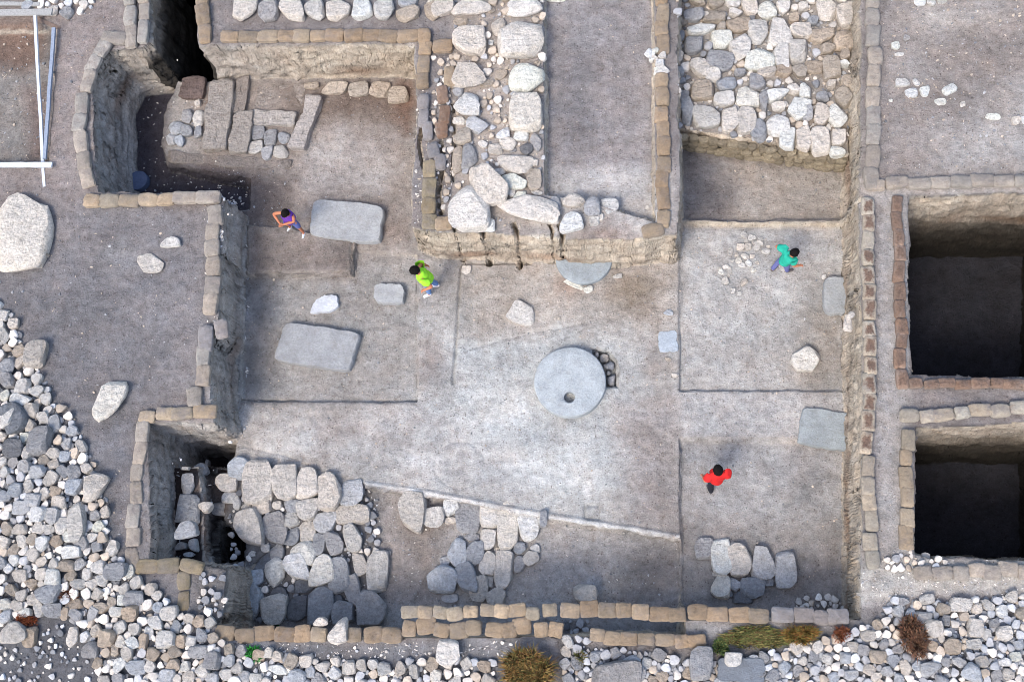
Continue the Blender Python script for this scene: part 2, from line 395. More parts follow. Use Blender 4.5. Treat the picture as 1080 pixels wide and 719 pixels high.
for x, y, rx, ry, c, k in ((455,385,12,18,(112,92,86),.7),(355,452,22,8,(120,104,100),.6),(415,465,14,8,(108,96,92),.6),(600,300,10,8,(150,110,84),.6),(668,305,22,14,(116,98,78),.6),(690,380,8,18,(120,104,98),.6),
    (640,270,26,8,(120,84,62),.7),(395,105,36,12,(104,84,74),.7),(430,110,8,26,(112,70,46),.8),(338,420,30,10,(128,120,120),.5),(405,240,22,8,(110,90,80),.5),(470,262,24,6,(110,96,88),.5),(870,385,24,16,(120,110,104),.6),(850,150,30,10,(132,112,92),.6),
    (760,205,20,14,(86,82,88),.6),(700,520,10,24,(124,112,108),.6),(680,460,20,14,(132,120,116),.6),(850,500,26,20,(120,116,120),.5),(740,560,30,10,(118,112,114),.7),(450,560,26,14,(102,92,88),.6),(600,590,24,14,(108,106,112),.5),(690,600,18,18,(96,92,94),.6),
    (520,430,34,20,(182,182,184),.5),(590,500,40,22,(186,188,192),.5),(610,350,30,10,(176,176,178),.4),(345,160,30,20,(160,152,150),.5),(390,180,26,18,(150,144,144),.5),(300,470,26,8,(170,168,168),.5),(420,440,26,10,(150,142,142),.5),(370,270,30,6,(104,92,88),.5),(275,330,14,40,(96,96,104),.5)):
    blob(x, y, rx, ry, c, k)
for x, y, rx, ry, c, k in ((600,60,30,20,(116,110,116),.5),(640,190,30,20,(160,158,162),.6),(605,120,20,30,(112,108,116),.5),(1000,20,50,12,(156,146,140),.6),(1040,60,40,14,(112,98,92),.5),(1010,110,36,16,(116,108,108),.5),(960,70,18,20,(146,140,140),.5),(130,270,30,14,(132,128,132),.5),(70,330,36,22,(96,94,100),.5),(160,330,34,20,(120,116,122),.4),(120,480,24,30,(104,102,110),.5),(520,110,18,40,(160,148,142),.5),(100,120,14,60,(146,134,132),.6),(65,250,20,12,(124,114,114),.5)):
    blob(x, y, rx, ry, c, k, 0)
# shade of the deep cuttings painted into their soil colour
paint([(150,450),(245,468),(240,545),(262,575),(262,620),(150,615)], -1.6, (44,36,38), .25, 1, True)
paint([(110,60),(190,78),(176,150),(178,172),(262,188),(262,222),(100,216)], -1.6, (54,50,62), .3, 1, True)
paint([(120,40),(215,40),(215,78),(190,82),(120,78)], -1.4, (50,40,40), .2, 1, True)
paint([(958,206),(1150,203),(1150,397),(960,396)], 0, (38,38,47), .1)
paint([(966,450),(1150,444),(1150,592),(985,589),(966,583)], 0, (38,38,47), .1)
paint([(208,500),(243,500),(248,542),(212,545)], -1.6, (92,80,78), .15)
# rubble zones
paint([(-60,320),(30,370),(50,420),(85,455),(112,500),(130,590),(225,650),(228,690),(560,690),(560,760),(-60,760)], 0, (82,84,94), .3)
paint([(225,675),(420,678),(600,662),(600,680),(540,690),(300,692)], 0, (112,112,120), .2)
paint([(590,675),(760,690),(900,655),(1180,610),(1180,760),(590,760)], 0, (84,84,90), .3)
paint([(595,655),(860,655),(900,640),(850,670),(740,672),(600,670)], 0, (128,126,130), .2)
paint([(900,600),(960,590),(1180,590),(1180,622),(960,628),(905,640)], 0, (158,154,152), .2)
# cut faces: pale loam with streaks of the layers
wallc = np.array(lin((170, 161, 147))); wallg = np.array(lin((156, 155, 154)))
def BIGDROP(z, ms): return np.clip((-.06 - z) / .06, 0, 1) * (1 - (ms < -.3) * np.clip((-1.27 - z) / .06, 0, 1) * np.clip((z + 1.82) / .06, 0, 1))
def wall_col(x, y, z):
    strat = .5 + .5 * fbm(x * .5 + y * .4 + z * 1.5, z * 3.2 + y * .12, 1.6, 5)
    lo = np.clip((z + 2.7) / 1.3, 0, 1)[..., None]  # painted shade: faces darken with depth
    lft = np.clip((P(300, 360)[0] - x) / 2.0, 0, 1)[..., None] * np.clip((P(150, 60)[1] - y) / 3 + .6, 0, 1)[..., None]  # left faces greyer, their shade put into the colour
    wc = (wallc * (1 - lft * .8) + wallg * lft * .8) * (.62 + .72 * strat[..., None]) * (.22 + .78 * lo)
    rp = (x > P(938, 400)[0])[..., None] * np.clip((-z - .2) / 1.5, 0, 1)[..., None]; wc = wc * (1 - rp * .88)  # painted shade going down the right-hand pit walls
    red = np.clip(1 - np.abs(z + 1.15) / .25, 0, 1)[..., None] * np.clip(fbm(x, y, .8, 3) * 2.4, 0, 1)[..., None]
    wc = wc * (1 - red * .6) + np.array(lin((122, 86, 60))) * red * .6
    # shade low in the narrow top shaft, painted into the earth colour
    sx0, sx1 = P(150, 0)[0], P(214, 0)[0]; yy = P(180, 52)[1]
    shaft_shade = ((x > sx0) & (x < sx1) & (y > yy - .1))[..., None] * np.clip((-.25 - z) / .5, 0, 1)[..., None]
    wc = wc * (1 - shaft_shade * .88)
    return wc
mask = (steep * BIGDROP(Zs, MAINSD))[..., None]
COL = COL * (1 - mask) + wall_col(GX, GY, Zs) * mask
g_ = COL.mean(-1, keepdims=True); COL = (COL * .62 + g_ * .38) * np.array([.985, 1.0, .955]) * 1.13
COL = np.clip(COL, .003, .9)

# roughen the cut faces sideways
def DX(x, y, z):
    u = x * .83 + y * .56
    return fbm(u + 3, z * 1.5 + 2, 1.4, 2) * .07 + fbm(u * 1.2 + 8, z * 1.6 + 1, 5.5, 4) * .075
def DY(x, y, z):
    u = x * .62 - y * .78
    return fbm(u + 33, z * 1.4 + 12, 1.5, 2) * .07 + fbm(u * 1.2 + 18, z * 1.7 + 7, 5.2, 4) * .075
SF = steep * (Zs < -.05)
VX = GX + DX(GX, GY, Z) * SF; VY = GY + DY(GX, GY, Z) * SF
def hz(x, y):
    i = min(max((x - X0) / CELL, 0), NX - 1.001); j = min(max((y - Y0) / CELL, 0), NY - 1.001)
    a = int(i); b = int(j); u = i - a; v = j - b
    return float((Z[b, a] * (1 - u) + Z[b, a + 1] * u) * (1 - v) + (Z[b + 1, a] * (1 - u) + Z[b + 1, a + 1] * u) * v)

# split the one sheet by what it is
fz = (Zs[:-1, :-1] + Zs[1:, 1:]) / 2; fs = (steep[:-1, :-1] + steep[1:, 1:] + steep[:-1, 1:] + steep[1:, :-1]) / 4
_, s_main = sdist(poly_w(MAIN, 0), 0, GX[:-1, :-1], GY[:-1, :-1])
cls = np.zeros(fz.shape, int)                       # 0 ground
cls[(s_main < 0) & (fz < -.9)] = 1                  # excavation floor
cls[(fz < -2.3)] = 2                                # deep pit floor
cls[(fs > .35) & (fz < -.06)] = 3                   # cut earth face
def sheet(name, sel, extra=None):
    j, i = np.nonzero(sel)
    vid = np.stack([j * NX + i, j * NX + i + 1, (j + 1) * NX + i + 1, (j + 1) * NX + i], 1)
    u, inv = np.unique(vid.ravel(), return_inverse=True)
    co = np.stack([VX.ravel()[u], VY.ravel()[u], Z.ravel()[u]], 1); f = inv.reshape(-1, 4); col = COL.reshape(-1, 3)[u]
    if extra is not None:
        ev, ef, ec = extra; f = np.concatenate([f, np.array(ef) + len(co)]); co = np.concatenate([co, ev]); col = np.concatenate([col, ec])
    me = bpy.data.meshes.new(name); me.vertices.add(len(co)); me.vertices.foreach_set('co', co.astype(np.float32).ravel())
    me.loops.add(f.size); me.loops.foreach_set('vertex_index', f.ravel().astype(np.int32))
    me.polygons.add(len(f)); me.polygons.foreach_set('loop_start', np.arange(0, f.size, 4, dtype=np.int32))
    me.polygons.foreach_set('use_smooth', np.ones(len(f), bool))
    at = me.color_attributes.new('Col', 'FLOAT_COLOR', 'POINT')
    at.data.foreach_set('color', np.concatenate([col, np.ones((len(col), 1))], 1).astype(np.float32).ravel())
    me.update(calc_edges=True); me.validate(); me.materials.append(M_EARTH)
    o = bpy.data.objects.new(name, me); C.objects.link(o); o['kind'] = 'structure'; return o
B = 400.0
ev = []; 
xs = [-B, X0, X1 - (X1 - X0 - (NX - 1) * CELL), B]; ys = [-B, Y0, Y0 + (NY - 1) * CELL, B]
for yy in ys:
    for xx in xs: ev.append((xx, yy, -.04))
ef = [(r * 4 + c, r * 4 + c + 1, (r + 1) * 4 + c + 1, (r + 1) * 4 + c) for r in range(3) for c in range(3) if not (r == 1 and c == 1)]
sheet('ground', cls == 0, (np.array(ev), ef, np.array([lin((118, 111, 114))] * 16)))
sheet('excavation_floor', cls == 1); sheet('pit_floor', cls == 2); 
def wall_sheet(name, sel, N=5):
    j, i = np.nonzero(sel); n_ = len(j); q = np.arange(N + 1) / N
    U, V = np.meshgrid(q, q); U = U.ravel()[None]; V = V.ravel()[None]
    def bl(A):
        a, b, c, d = A[j, i][:, None], A[j, i + 1][:, None], A[j + 1, i][:, None], A[j + 1, i + 1][:, None]
        return (a * (1 - U) + b * U) * (1 - V) + (c * (1 - U) + d * U) * V
    gx_, gy_, gz_, sf = bl(GX), bl(GY), bl(Z), bl(SF); st = bl(steep)
    x = gx_ + DX(gx_, gy_, gz_) * sf; y = gy_ + DY(gx_, gy_, gz_) * sf
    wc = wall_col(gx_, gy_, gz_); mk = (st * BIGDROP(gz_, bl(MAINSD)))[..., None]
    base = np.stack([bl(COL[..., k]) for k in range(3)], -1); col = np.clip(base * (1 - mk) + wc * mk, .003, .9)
    M_ = (N + 1) ** 2; loc = np.array([(r * (N + 1) + c, r * (N + 1) + c + 1, (r + 1) * (N + 1) + c + 1, (r + 1) * (N + 1) + c) for r in range(N) for c in range(N)])
    f = (loc[None] + (np.arange(n_) * M_)[:, None, None]).reshape(-1, 4)
    co = np.stack([x.ravel(), y.ravel(), gz_.ravel()], 1); col = col.reshape(-1, 3)
    # weld the shared grid points
    gi = np.round((i[:, None] + U) * N).astype(np.int64); gj = np.round((j[:, None] + V) * N).astype(np.int64)
    key = (gj * 1000003 + gi).ravel(); u, first, inv = np.unique(key, return_index=True, return_inverse=True)
    co = co[first]; col = col[first]; f = inv[f]
    me = bpy.data.meshes.new(name); me.vertices.add(len(co)); me.vertices.foreach_set('co', co.astype(np.float32).ravel())
    me.loops.add(f.size); me.loops.foreach_set('vertex_index', f.ravel().astype(np.int32))
    me.polygons.add(len(f)); me.polygons.foreach_set('loop_start', np.arange(0, f.size, 4, dtype=np.int32)); me.polygons.foreach_set('use_smooth', np.ones(len(f), bool))
    at = me.color_attributes.new('Col', 'FLOAT_COLOR', 'POINT'); at.data.foreach_set('color', np.concatenate([col, np.ones((len(col), 1))], 1).astype(np.float32).ravel())
    me.update(calc_edges=True); me.validate(); me.materials.append(M_EARTH)
    o = bpy.data.objects.new(name, me); C.objects.link(o); o['kind'] = 'structure'; print('WALLV', len(co)); return o
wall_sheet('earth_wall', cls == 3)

# ------------------------------------------------------------------ unit stones
def ico(sub):
    bm = bmesh.new(); bmesh.ops.create_icosphere(bm, subdivisions=sub, radius=1)
    v = np.array([x.co[:] for x in bm.verts]); f = np.array([[q.index for q in p.verts] for p in bm.faces]); bm.free(); return v, f
ICO = {s: ico(s) for s in (2, 3, 4)}
def n3(v, s, off):
    return np.array([mnoise.noise(Vector((float(a) * s + off, float(b) * s - off, float(c) * s + off * .37))) for a, b, c in v])
def stone_verts(seed, kind='round', sub=3):
    """a stone inside [-1,1]^3: superellipsoid, chopped by random planes, then weathered"""
    rs = np.random.RandomState(seed); v, f = ICO[sub]; v = v.copy()
    e = {'round': 2.4, 'block': 5.0, 'slab': 5.0, 'angular': 3.2}[kind]
    r = (np.abs(v[:, 0]) ** e + np.abs(v[:, 1]) ** e + np.abs(v[:, 2]) ** (e if kind != 'slab' else 7)) ** (-1 / e)
    v = v * r[:, None]
    if kind != 'slab':
        t1, t2, t3 = rs.uniform(-.22, .22, 3); v[:, 0] = v[:, 0] * (1 + t1 * v[:, 1]) + t3 * .6 * v[:, 1]; v[:, 1] *= (1 + t2 * v[:, 0])
    ncut = {'round': 8, 'block': 5, 'slab': 4, 'angular': 15}[kind]
    for k in range(ncut):
        n = rs.randn(3); n[2] *= .6 if kind != 'slab' else .1; n /= np.linalg.norm(n)
        if kind in ('block',): 
            a = rs.rand() * 6.283; n = np.array([math.cos(a), math.sin(a), rs.uniform(-.2, .5)]); n /= np.linalg.norm(n)
        sup = (v @ n).max(); d = sup * {'round': rs.uniform(.74, .92), 'block': rs.uniform(.72, .93)}.get(kind, rs.uniform(.66, .9))
        o = v @ n - d; v = v - np.where(o > 0, o * .93, 0)[:, None] * n
    if kind in ('block', 'angular'):      # broken flat on top
        n = np.array([rs.uniform(-.16, .16), rs.uniform(-.16, .16), 1.0]); n /= np.linalg.norm(n); o = v @ n - (v @ n).max() * rs.uniform(.42, .66); v = v - np.where(o > 0, o * .88, 0)[:, None] * n
    amp = {'round': .05, 'block': .035, 'slab': .02, 'angular': .035}[kind]
    d = n3(v, 1.3, seed * 1.7) * amp * 1.6 + n3(v, 3.6, seed * 2.3) * amp * .7
    if sub > 2: d = d + n3(v, 9, seed) * amp * .35
    v = v * (1 + d)[:, None]
    v -= (v.max(0) + v.min(0)) / 2; v /= np.abs(v).max(0)
    return v, f
STONES = {}
for kind, cnt, sub in (('round', 12, 3), ('angular', 20, 3), ('block', 14, 3), ('slab', 4, 4)):
    L = []
    for k in range(cnt):
        v, f = stone_verts(100 + k * 7 + len(kind) * 31, kind, sub)
        me = bpy.data.meshes.new('stone'); me.from_pydata(v.tolist(), [], f.tolist()); me.update()
        me.polygons.foreach_set('use_smooth', [True] * len(me.polygons)); me.materials.append(M_SLAB if kind == 'slab' else M_STONE)
        try: me.set_sharp_from_angle(angle=R(24))
        except Exception: pass
        L.append(me)
    STONES[kind] = L
TONES = {'white': (240, 233, 224), 'pale': (220, 213, 204), 'grey': (176, 176, 178), 'dark': (132, 134, 138), 'tan': (196, 182, 166), 'blue': (198, 200, 203)}
TONEW = {'white': 'whitish', 'pale': 'pale', 'grey': 'grey', 'dark': 'dark grey', 'tan': 'tan', 'blue': 'bluish grey'}
rnd = random.Random(11)
def put_stone(name, px, py, w, h, rot=0, tone='pale', kind='angular', hgt=None, zref=None, sink=.25, ground=None, tilt=4, mesh=None):
    """w, h: extent in photo pixels, resting on the terrain under it"""
    zr = zref if zref is not None else 0
    x, y = P(px, py, zr)
    for _ in range(3):
        g = ground if ground is not None else hz(x, y)
        ww = w * mpp(px, py, g) ; hh = h * mpp(px, py, g); H = hgt if hgt else .55 * min(ww, hh)
        zt = g + H * (.5 - sink); x, y = P(px, py, zt)
    o = bpy.data.objects.new(name, mesh or rnd.choice(STONES[kind])); C.objects.link(o)
    o.location = (x, y, zt)
    quarter = rnd.choice((0, math.pi)) 
    o.rotation_euler = (R(rnd.uniform(-tilt, tilt)), R(rnd.uniform(-tilt, tilt)), -R(rot) + quarter)
    o.scale = (ww / 2 * 1.10, hh / 2 * 1.10, H / 2)
    c = lin(TONES[tone], 1.0); j = rnd.uniform(.86, 1.14); wv = rnd.uniform(-.04, .04)
    o.color = (min(.85, c[0] * j * (1 + wv)), min(.85, c[1] * j), min(.85, c[2] * j * (1 - wv)), 1)
    o['_t'] = tone; o['_p'] = (px, py); o['_s'] = w * h
    return o
def label_set(objs, noun, cat, place, group, mode='rows'):
    """describe each stone by tone and size and where it sits among its neighbours"""
    if not objs: return
    ar = sorted(o['_s'] for o in objs); big = ar[int(len(ar) * .8)]; small = ar[int(len(ar) * .35)]
    hs = sorted(o.scale[1] for o in objs)
    L = sorted(objs, key=lambda o: o['_p'][1]); rows = []; cur = [L[0]]
    step = 1.0 * math.sqrt(ar[len(ar) // 2])
    for o in L[1:]:
        if o['_p'][1] - cur[0]['_p'][1] > step: rows.append(cur); cur = [o]
        else: cur.append(o)
    rows.append(cur)
    for r, row in enumerate(rows):
        row.sort(key=lambda o: o['_p'][0])
        for k, o in enumerate(row):
            sz = 'large ' if o['_s'] > big else ('small ' if o['_s'] < small else '')
            where = ('%s from left, %s row' % (ORD(k + 1), ORD(r + 1))) if len(rows) > 1 else '%s from left' % ORD(k + 1)
            tag(o, '%s%s %s, %s, %s' % (sz, TONEW[o['_t']], noun, where, place), cat, group)
            for q in ('_t', '_p', '_s'): del o[q]
def strip(o):
    for q in ('_t', '_p', '_s'):
        if q in o: del o[q]
def ZC(x0, y0, s, L):
    return [(x0 + t[0] / s, y0 + t[1] / s, t[2] / s, t[3] / s) + tuple(t[4:]) for t in L]
def build(L, name, kinds, tones, **kw):
    out = []
    for t in L:
        rot = 0; tone = None; extra = {}
        for q in t[4:]:
            if isinstance(q, (int, float)): rot = q
            elif q in TONES: tone = q
            elif q in STONES: extra['kind'] = q
            elif q == 'low': extra['hgt'] = .14; tone = tone or 'grey'
        a = dict(kw); a.update(extra); a.setdefault('kind', rnd.choice(kinds))
        out.append(put_stone(name, t[0], t[1], t[2], t[3], rot, tone or rnd.choice(tones), **a))
    for t in L: OCC.append((t[0], t[1], .5 * math.sqrt(t[2] * t[3])))
    return out
OCC = []

# ------------------------------------------------------------------ sandbags
def bag_verts(seed):
    rs = np.random.RandomState(seed); bm = bmesh.new(); bmesh.ops.create_cube(bm, size=2)
    bmesh.ops.subdivide_edges(bm, edges=bm.edges[:], cuts=11, use_grid_fill=True)
    v = np.array([x.co[:] for x in bm.verts]); f = [[q.index for q in p.verts] for p in bm.faces]; bm.free()
    x, y, z = v.T
    e = 8.0
    r = (np.abs(x) ** e + np.abs(y) ** e) ** (1 / e); mx = np.maximum(np.abs(x), np.abs(y)) + 1e-9
    s = mx / r; x = x * s; y = y * s
    # pillow: full in the middle, pinched towards the tied ends
    full = (1 - .34 * np.abs(x) ** 6) * (1 - .42 * np.abs(y) ** 3.4)
    z = z * full
    y = y * (1 - .07 * np.abs(x) ** 4 + .05 * np.sin(x * 2.2 + seed))
    v = np.stack([x, y, z], 1)
    off = seed * 3.1
    d = n3(v, 1.1, off) * .22 + n3(v * np.array([2.2, 1, 1]), 2.4, off) * .14 + n3(v, 6, off) * .05
    # creases running in from the ends
    d = d + .05 * np.sin(y * 11 + seed + 2 * n3(v, 1.5, off + 4)) * np.abs(x) ** 2
    v[:, 2] += d * .9; v[:, 0] += d * .25 * np.sign(x); v[:, 1] += d * .30 * np.sign(y)
    v -= (v.max(0) + v.min(0)) / 2; v /= np.abs(v).max(0); v *= .5
    return v, f
BAGS = {}
for key, mt in (('n', M_BAG), ('d', M_BAGD), ('w', M_BAGW)):
    L = []
    for k in range(7):
        v, f = bag_verts(k + 5)
        me = bpy.data.meshes.new('sandbag'); me.from_pydata(v.tolist(), [], f); me.update()
        me.polygons.foreach_set('use_smooth', [True] * len(me.polygons)); me.materials.append(mt); L.append(me)
    BAGS[key] = L
# the meshes are unit sized; the worn pattern works on object coordinates, so scale is kept in the mesh there
for me in BAGS['w']:
    for v_ in me.vertices: v_.co = (v_.co[0] * .46, v_.co[1] * .34, v_.co[2] * .17)
BAGC = {'tan': (160, 140, 116), 'pale': (170, 161, 150), 'olive': (148, 135, 110), 'warm': (172, 156, 134), 'grey': (142, 138, 138), 'brown': (140, 114, 96), 'cream': (182, 171, 154)}
NB = [0]
def bag_row(pts, place, end, col='tan', width=15.5, z=0.0, mat='n', n=None, L=20.5, word=None, hgt=.18, group=None, jit=1.0, wear=None):
    """a run of sandbags laid end to end; pts in photo pixels"""
    pw = [P(a, b, z + .1) for a, b in pts]; seg = [math.hypot(pw[i + 1][0] - pw[i][0], pw[i + 1][1] - pw[i][1]) for i in range(len(pw) - 1)]
    tot = sum(seg); mp = mpp(*pts[len(pts) // 2], z)
    if n is None: n = max(1, round(tot / (L * mp)))
    out = []
    # bags are of unequal length
    ls = [rnd.uniform(.8, 1.2) if n > 2 else 1 for _ in range(n)]; sm = sum(ls); ls = [a / sm * tot for a in ls]
    acc = 0
    for k in range(n):
        d = acc + ls[k] / 2; acc += ls[k]; i = 0
        while i < len(seg) - 1 and d > seg[i]: d -= seg[i]; i += 1
        t = d / seg[i]; a, b = pw[i], pw[i + 1]
        x = a[0] + (b[0] - a[0]) * t; y = a[1] + (b[1] - a[1]) * t; ang = math.atan2(b[1] - a[1], b[0] - a[0])
        wd = width * mp * rnd.uniform(.93, 1.08)
        x += rnd.uniform(-.03, .03) * jit; y += rnd.uniform(-.03, .03) * jit
        mk = mat; cc = col
        if wear and rnd.random() > wear: mk = 'd'; cc = 'cream'
        o = bpy.data.objects.new('sandbag', rnd.choice(BAGS[mk])); C.objects.link(o)
        hh = hgt * rnd.uniform(.88, 1.15)
        o.location = (x, y, z + hh * .40); o.rotation_euler = (R(rnd.uniform(-3, 3)), R(rnd.uniform(-3, 3)), ang + R(rnd.uniform(-6, 6)) * jit + rnd.choice((0, math.pi)))
        sx, sy, sz = ls[k] * 1.075, wd, hh
        if mk == 'w': sx, sy, sz = sx / .46, sy / .34, sz / .17
        o.scale = (sx, sy, sz)
        c = lin(BAGC[cc]); j = rnd.uniform(.76, 1.14); h_ = rnd.uniform(-.06, .06)
        o.color = (c[0] * j * (1 + h_), c[1] * j, c[2] * j * (1 - h_), 1)
        wd_ = {'w': 'rotted brown', 'n': 'tan', 'd': 'dusty pale'}[mk]
        tag(o, '%s sandbag, %s from %s, %s' % (wd_, ORD(k + 1), end, place), 'sandbag', group or ('sandbags ' + place))
        out.append(o); NB[0] += 1
    return out
# west side
bag_row([(137,-14),(137,50)], 'in the column west of the top shaft', 'bottom', 'pale', 13, mat='d')
bag_row([(151,-14),(150,44)], 'on the west lip of the top shaft', 'top', 'pale', 12, mat='d')
bag_row([(133,40),(108,40)], 'above the corner of the upper left pit', 'right', 'pale', 14, mat='d', n=1)
bag_row([(112,42),(98,66),(88,100),(84,135),(88,165),(92,196)], 'along the west edge of the upper left pit', 'top', 'pale', 14, mat='d')
bag_row([(88,212),(184,209)], 'along the lower edge of the upper left pit', 'left', 'warm', 14)
bag_row([(184,208),(232,209)], 'on the pale stretch right of the upper left pit', 'left', 'pale', 14, mat='d', n=2)
bag_row([(226,216),(222,332)], 'down the left baulk edge below the pit', 'top', 'pale', 15.5, mat='d')
bag_row([(216,345),(215,372)], 'at the broken gap of the left baulk', 'top', 'grey', 16, mat='d', n=1)
bag_row([(231,338),(234,356)], 'tumbled into the gap of the left baulk', 'top', 'grey', 14, mat='d', n=1)
bag_row([(215,364),(214,406)], 'below the gap of the left baulk', 'top', 'pale', 14, mat='d', n=2)
bag_row([(206,408),(205,428)], 'at the foot of the left baulk', 'top', 'pale', 15, mat='d', n=1)
bag_row([(148,438),(228,434)], 'above the lower left pit', 'left', 'warm', 14, mat='d')
bag_row([(150,444),(143,520),(138,600)], 'down the west edge of the lower left pit', 'top', 'pale', 14.5, mat='d')
bag_row([(144,598),(190,596)], 'below the lower left pit', 'left', 'olive', 15)
bag_row([(191,594),(214,600)], 'at the right end below the lower left pit', 'left', 'olive', 15, n=1)
bag_row([(194,603),(194,643)], 'in the short spur running down from the lower left pit', 'top', 'olive', 13.5, n=2)
# top courtyard
bag_row([(214,-14),(215,44)], 'up the left side of the top courtyard', 'bottom', 'tan', 14)
bag_row([(233,39),(442,36)], 'above the tan cut of the top courtyard', 'left', 'tan', 14, L=18.5)
bag_row([(448,30),(447,62),(446,92)], 'down the right corner of the top courtyard', 'top', 'tan', 13.5, L=17)
bag_row([(457,48),(477,47)], 'beside the stone wall at the courtyard corner', 'left', 'tan', 15, n=1)
bag_row([(472,72),(474,92)], 'against the big wall stones by the courtyard', 'top', 'tan', 13, n=1, mat='n')
bag_row([(470,94),(468,146)], 'in the upper cracked run west of the stone wall', 'top', 'brown', 13, jit=2.5, mat='d')
bag_row([(458,150),(464,180)], 'in the middle cracked run west of the stone wall', 'top', 'grey', 14, n=2, jit=2.5, mat='d')
bag_row([(454,170),(452,240)], 'in the lower run at the platform corner', 'top', 'olive', 15.5)
bag_row([(459,234),(476,234)], 'lying crosswise at the platform corner', 'left', 'tan', 15, n=1)
bag_row([(447,98),(449,150)], 'on the crumbling lip right of the courtyard', 'top', 'grey', 12, jit=3, mat='d')
# central platform
bag_row([(699,-14),(698,58)], 'along the right edge of the platform above the white pebbles', 'top', 'tan', 14, z=-.03)
bag_row([(697,78),(699,160),(700,238)], 'along the right edge of the platform below the white pebbles', 'top', 'tan', 14.5, z=-.03)
bag_row([(676,243),(699,241)], 'crosswise at the lower right platform corner', 'left', 'tan', 14.5, n=1, z=-.03)
# right side
bag_row([(921,-14),(922,60),(920,200)], 'down the long baulk left of the top right plot', 'top', 'pale', 15.5, mat='d', L=25)
bag_row([(915,194),(1130,189)], 'along the lower edge of the top right plot', 'left', 'pale', 14, mat='d', L=23)
bag_row([(915,208),(917,300),(918,410),(914,478)], 'down the baulk right of the middle rooms', 'top', 'cream', 14, mat='w', L=21, wear=.9)
bag_row([(916,480),(920,600)], 'on the lower stretch of the right baulk', 'top', 'cream', 15, L=21)
bag_row([(947,206),(949,300),(951,408)], 'down the left lip of the upper dark pit', 'top', 'brown', 12.5, mat='w', L=20)
bag_row([(960,404),(1130,404)], 'along the lower lip of the upper dark pit', 'left', 'brown', 12, mat='w', L=18)
bag_row([(950,438),(972,440),(1010,434),(1060,431),(1130,431)], 'above the lower dark pit', 'left', 'cream', 15, L=21, mat='d')
bag_row([(957,452),(955,580)], 'down the left lip of the lower dark pit', 'top', 'warm', 14.5, L=21)
bag_row([(965,603),(1130,601)], 'below the lower dark pit', 'left', 'pale', 17, mat='d', L=19, jit=1.5)
# bottom
bag_row([(228,669),(344,669)], 'in the bottom left row beside the paving', 'left', 'tan', 17, L=19.5)
bag_row([(367,670),(424,670)], 'right of the white stone in the bottom row', 'left', 'tan', 17, L=19)
bag_row([(424,646),(586,645)], 'upper course of the bottom double row', 'left', 'warm', 14.5, L=16.5, jit=1.4)
bag_row([(424,662),(500,662),(592,661)], 'lower course of the bottom double row', 'left', 'tan', 17, L=16, jit=1.8)
bag_row([(592,642),(700,646),(812,648)], 'in the long single row at bottom right of centre', 'left', 'tan', 17, L=20.5)
bag_row([(814,648),(895,650)], 'in the dust covered end of the bottom row', 'left', 'grey', 17, L=20, mat='d')
bag_row([(622,670),(700,675),(745,676)], 'in the short outer row near the scrub', 'left', 'tan', 14.5, L=18)
print('BAGS', NB[0])

# ------------------------------------------------------------------ stones
# great wall on the central platform
S = ZC(430, 60, 3.594, [(230,75,130,90,'pale'),(450,80,125,110,'white','round'),(447,208,118,155,'white','block'),(355,70,45,40),(300,103,50,30,'tan'),(225,185,95,90,'white'),(190,130,40,40,'grey'),
 (265,262,80,65,'blue'),(197,243,50,30),(208,298,65,70,'tan'),(190,390,40,110,'tan'),(233,380,60,100,'grey'),(285,332,35,30,'white'),(362,290,48,45,'white'),(430,295,55,50,'white'),(395,275,20,20),
 (380,332,60,50),(332,352,52,40),(450,352,48,48,'dark'),(485,325,40,70,'grey'),(405,405,135,75,15,'white'),(480,400,30,30),(350,438,40,28),(405,475,90,60,'white'),(480,465,55,85),(392,510,30,45,'white'),
 (423,528,55,30,-40,'white'),(310,490,140,150,'white'),(235,575,145,170,'white'),(460,575,230,95,12,'white'),(300,640,60,50),(490,515,40,20),(560,555,35,50,'grey'),(400,355,25,16,'grey')])
S += ZC(430, 0, 2.766, [(180,120,90,85,'pale','block'),(330,118,125,112,'white','angular'),(265,82,40,55),(243,125,15,18),(95,28,80,60),(185,22,110,50,'pale'),(340,22,100,58,'white'),(155,65,40,22,'tan'),(430,-8,60,30),(232,245,35,20,'tan'),(245,30,20,18)])
wall = build(S, 'wall_stone', ['angular', 'round', 'angular'], ['pale', 'white', 'pale', 'tan'], zref=.2)
for o in wall:
    if o['_s'] > 500: o.scale[2] *= 1.0
label_set(wall, 'limestone boulder', 'stone', 'the wall down the central platform', 'stones of the wall on the central platform')
S = ZC(430, 0, 2.766, [(485,585,62,42,'pale'),(538,602,45,58,'grey'),(588,605,52,52,'white'),(478,650,65,58,'white','block'),(545,645,30,28),(562,632,20,25),(438,598,20,35,'grey'),(700,606,12,14,'white')])
label_set(build(S, 'loose_stone', ['angular', 'round'], ['pale', 'white'], zref=.0), 'stone', 'stone', 'the cluster at the platform foot', 'loose stones at the lower edge of the platform')
S = ZC(200, 0, 2.996, [(175,30,75,75,'pale'),(250,35,60,65,'grey'),(325,30,75,75,'white'),(397,30,60,75),(470,35,70,65),(548,30,58,65,'white'),(615,30,60,70),(690,45,70,55,'tan'),(690,8,60,30,'grey'),(775,30,60,70,'tan')])
label_set(build(S, 'wall_stone', ['angular', 'block'], ['pale', 'white'], zref=.1), 'wall stone', 'stone', 'the row above the courtyard sandbags', 'stones in the row above the courtyard')
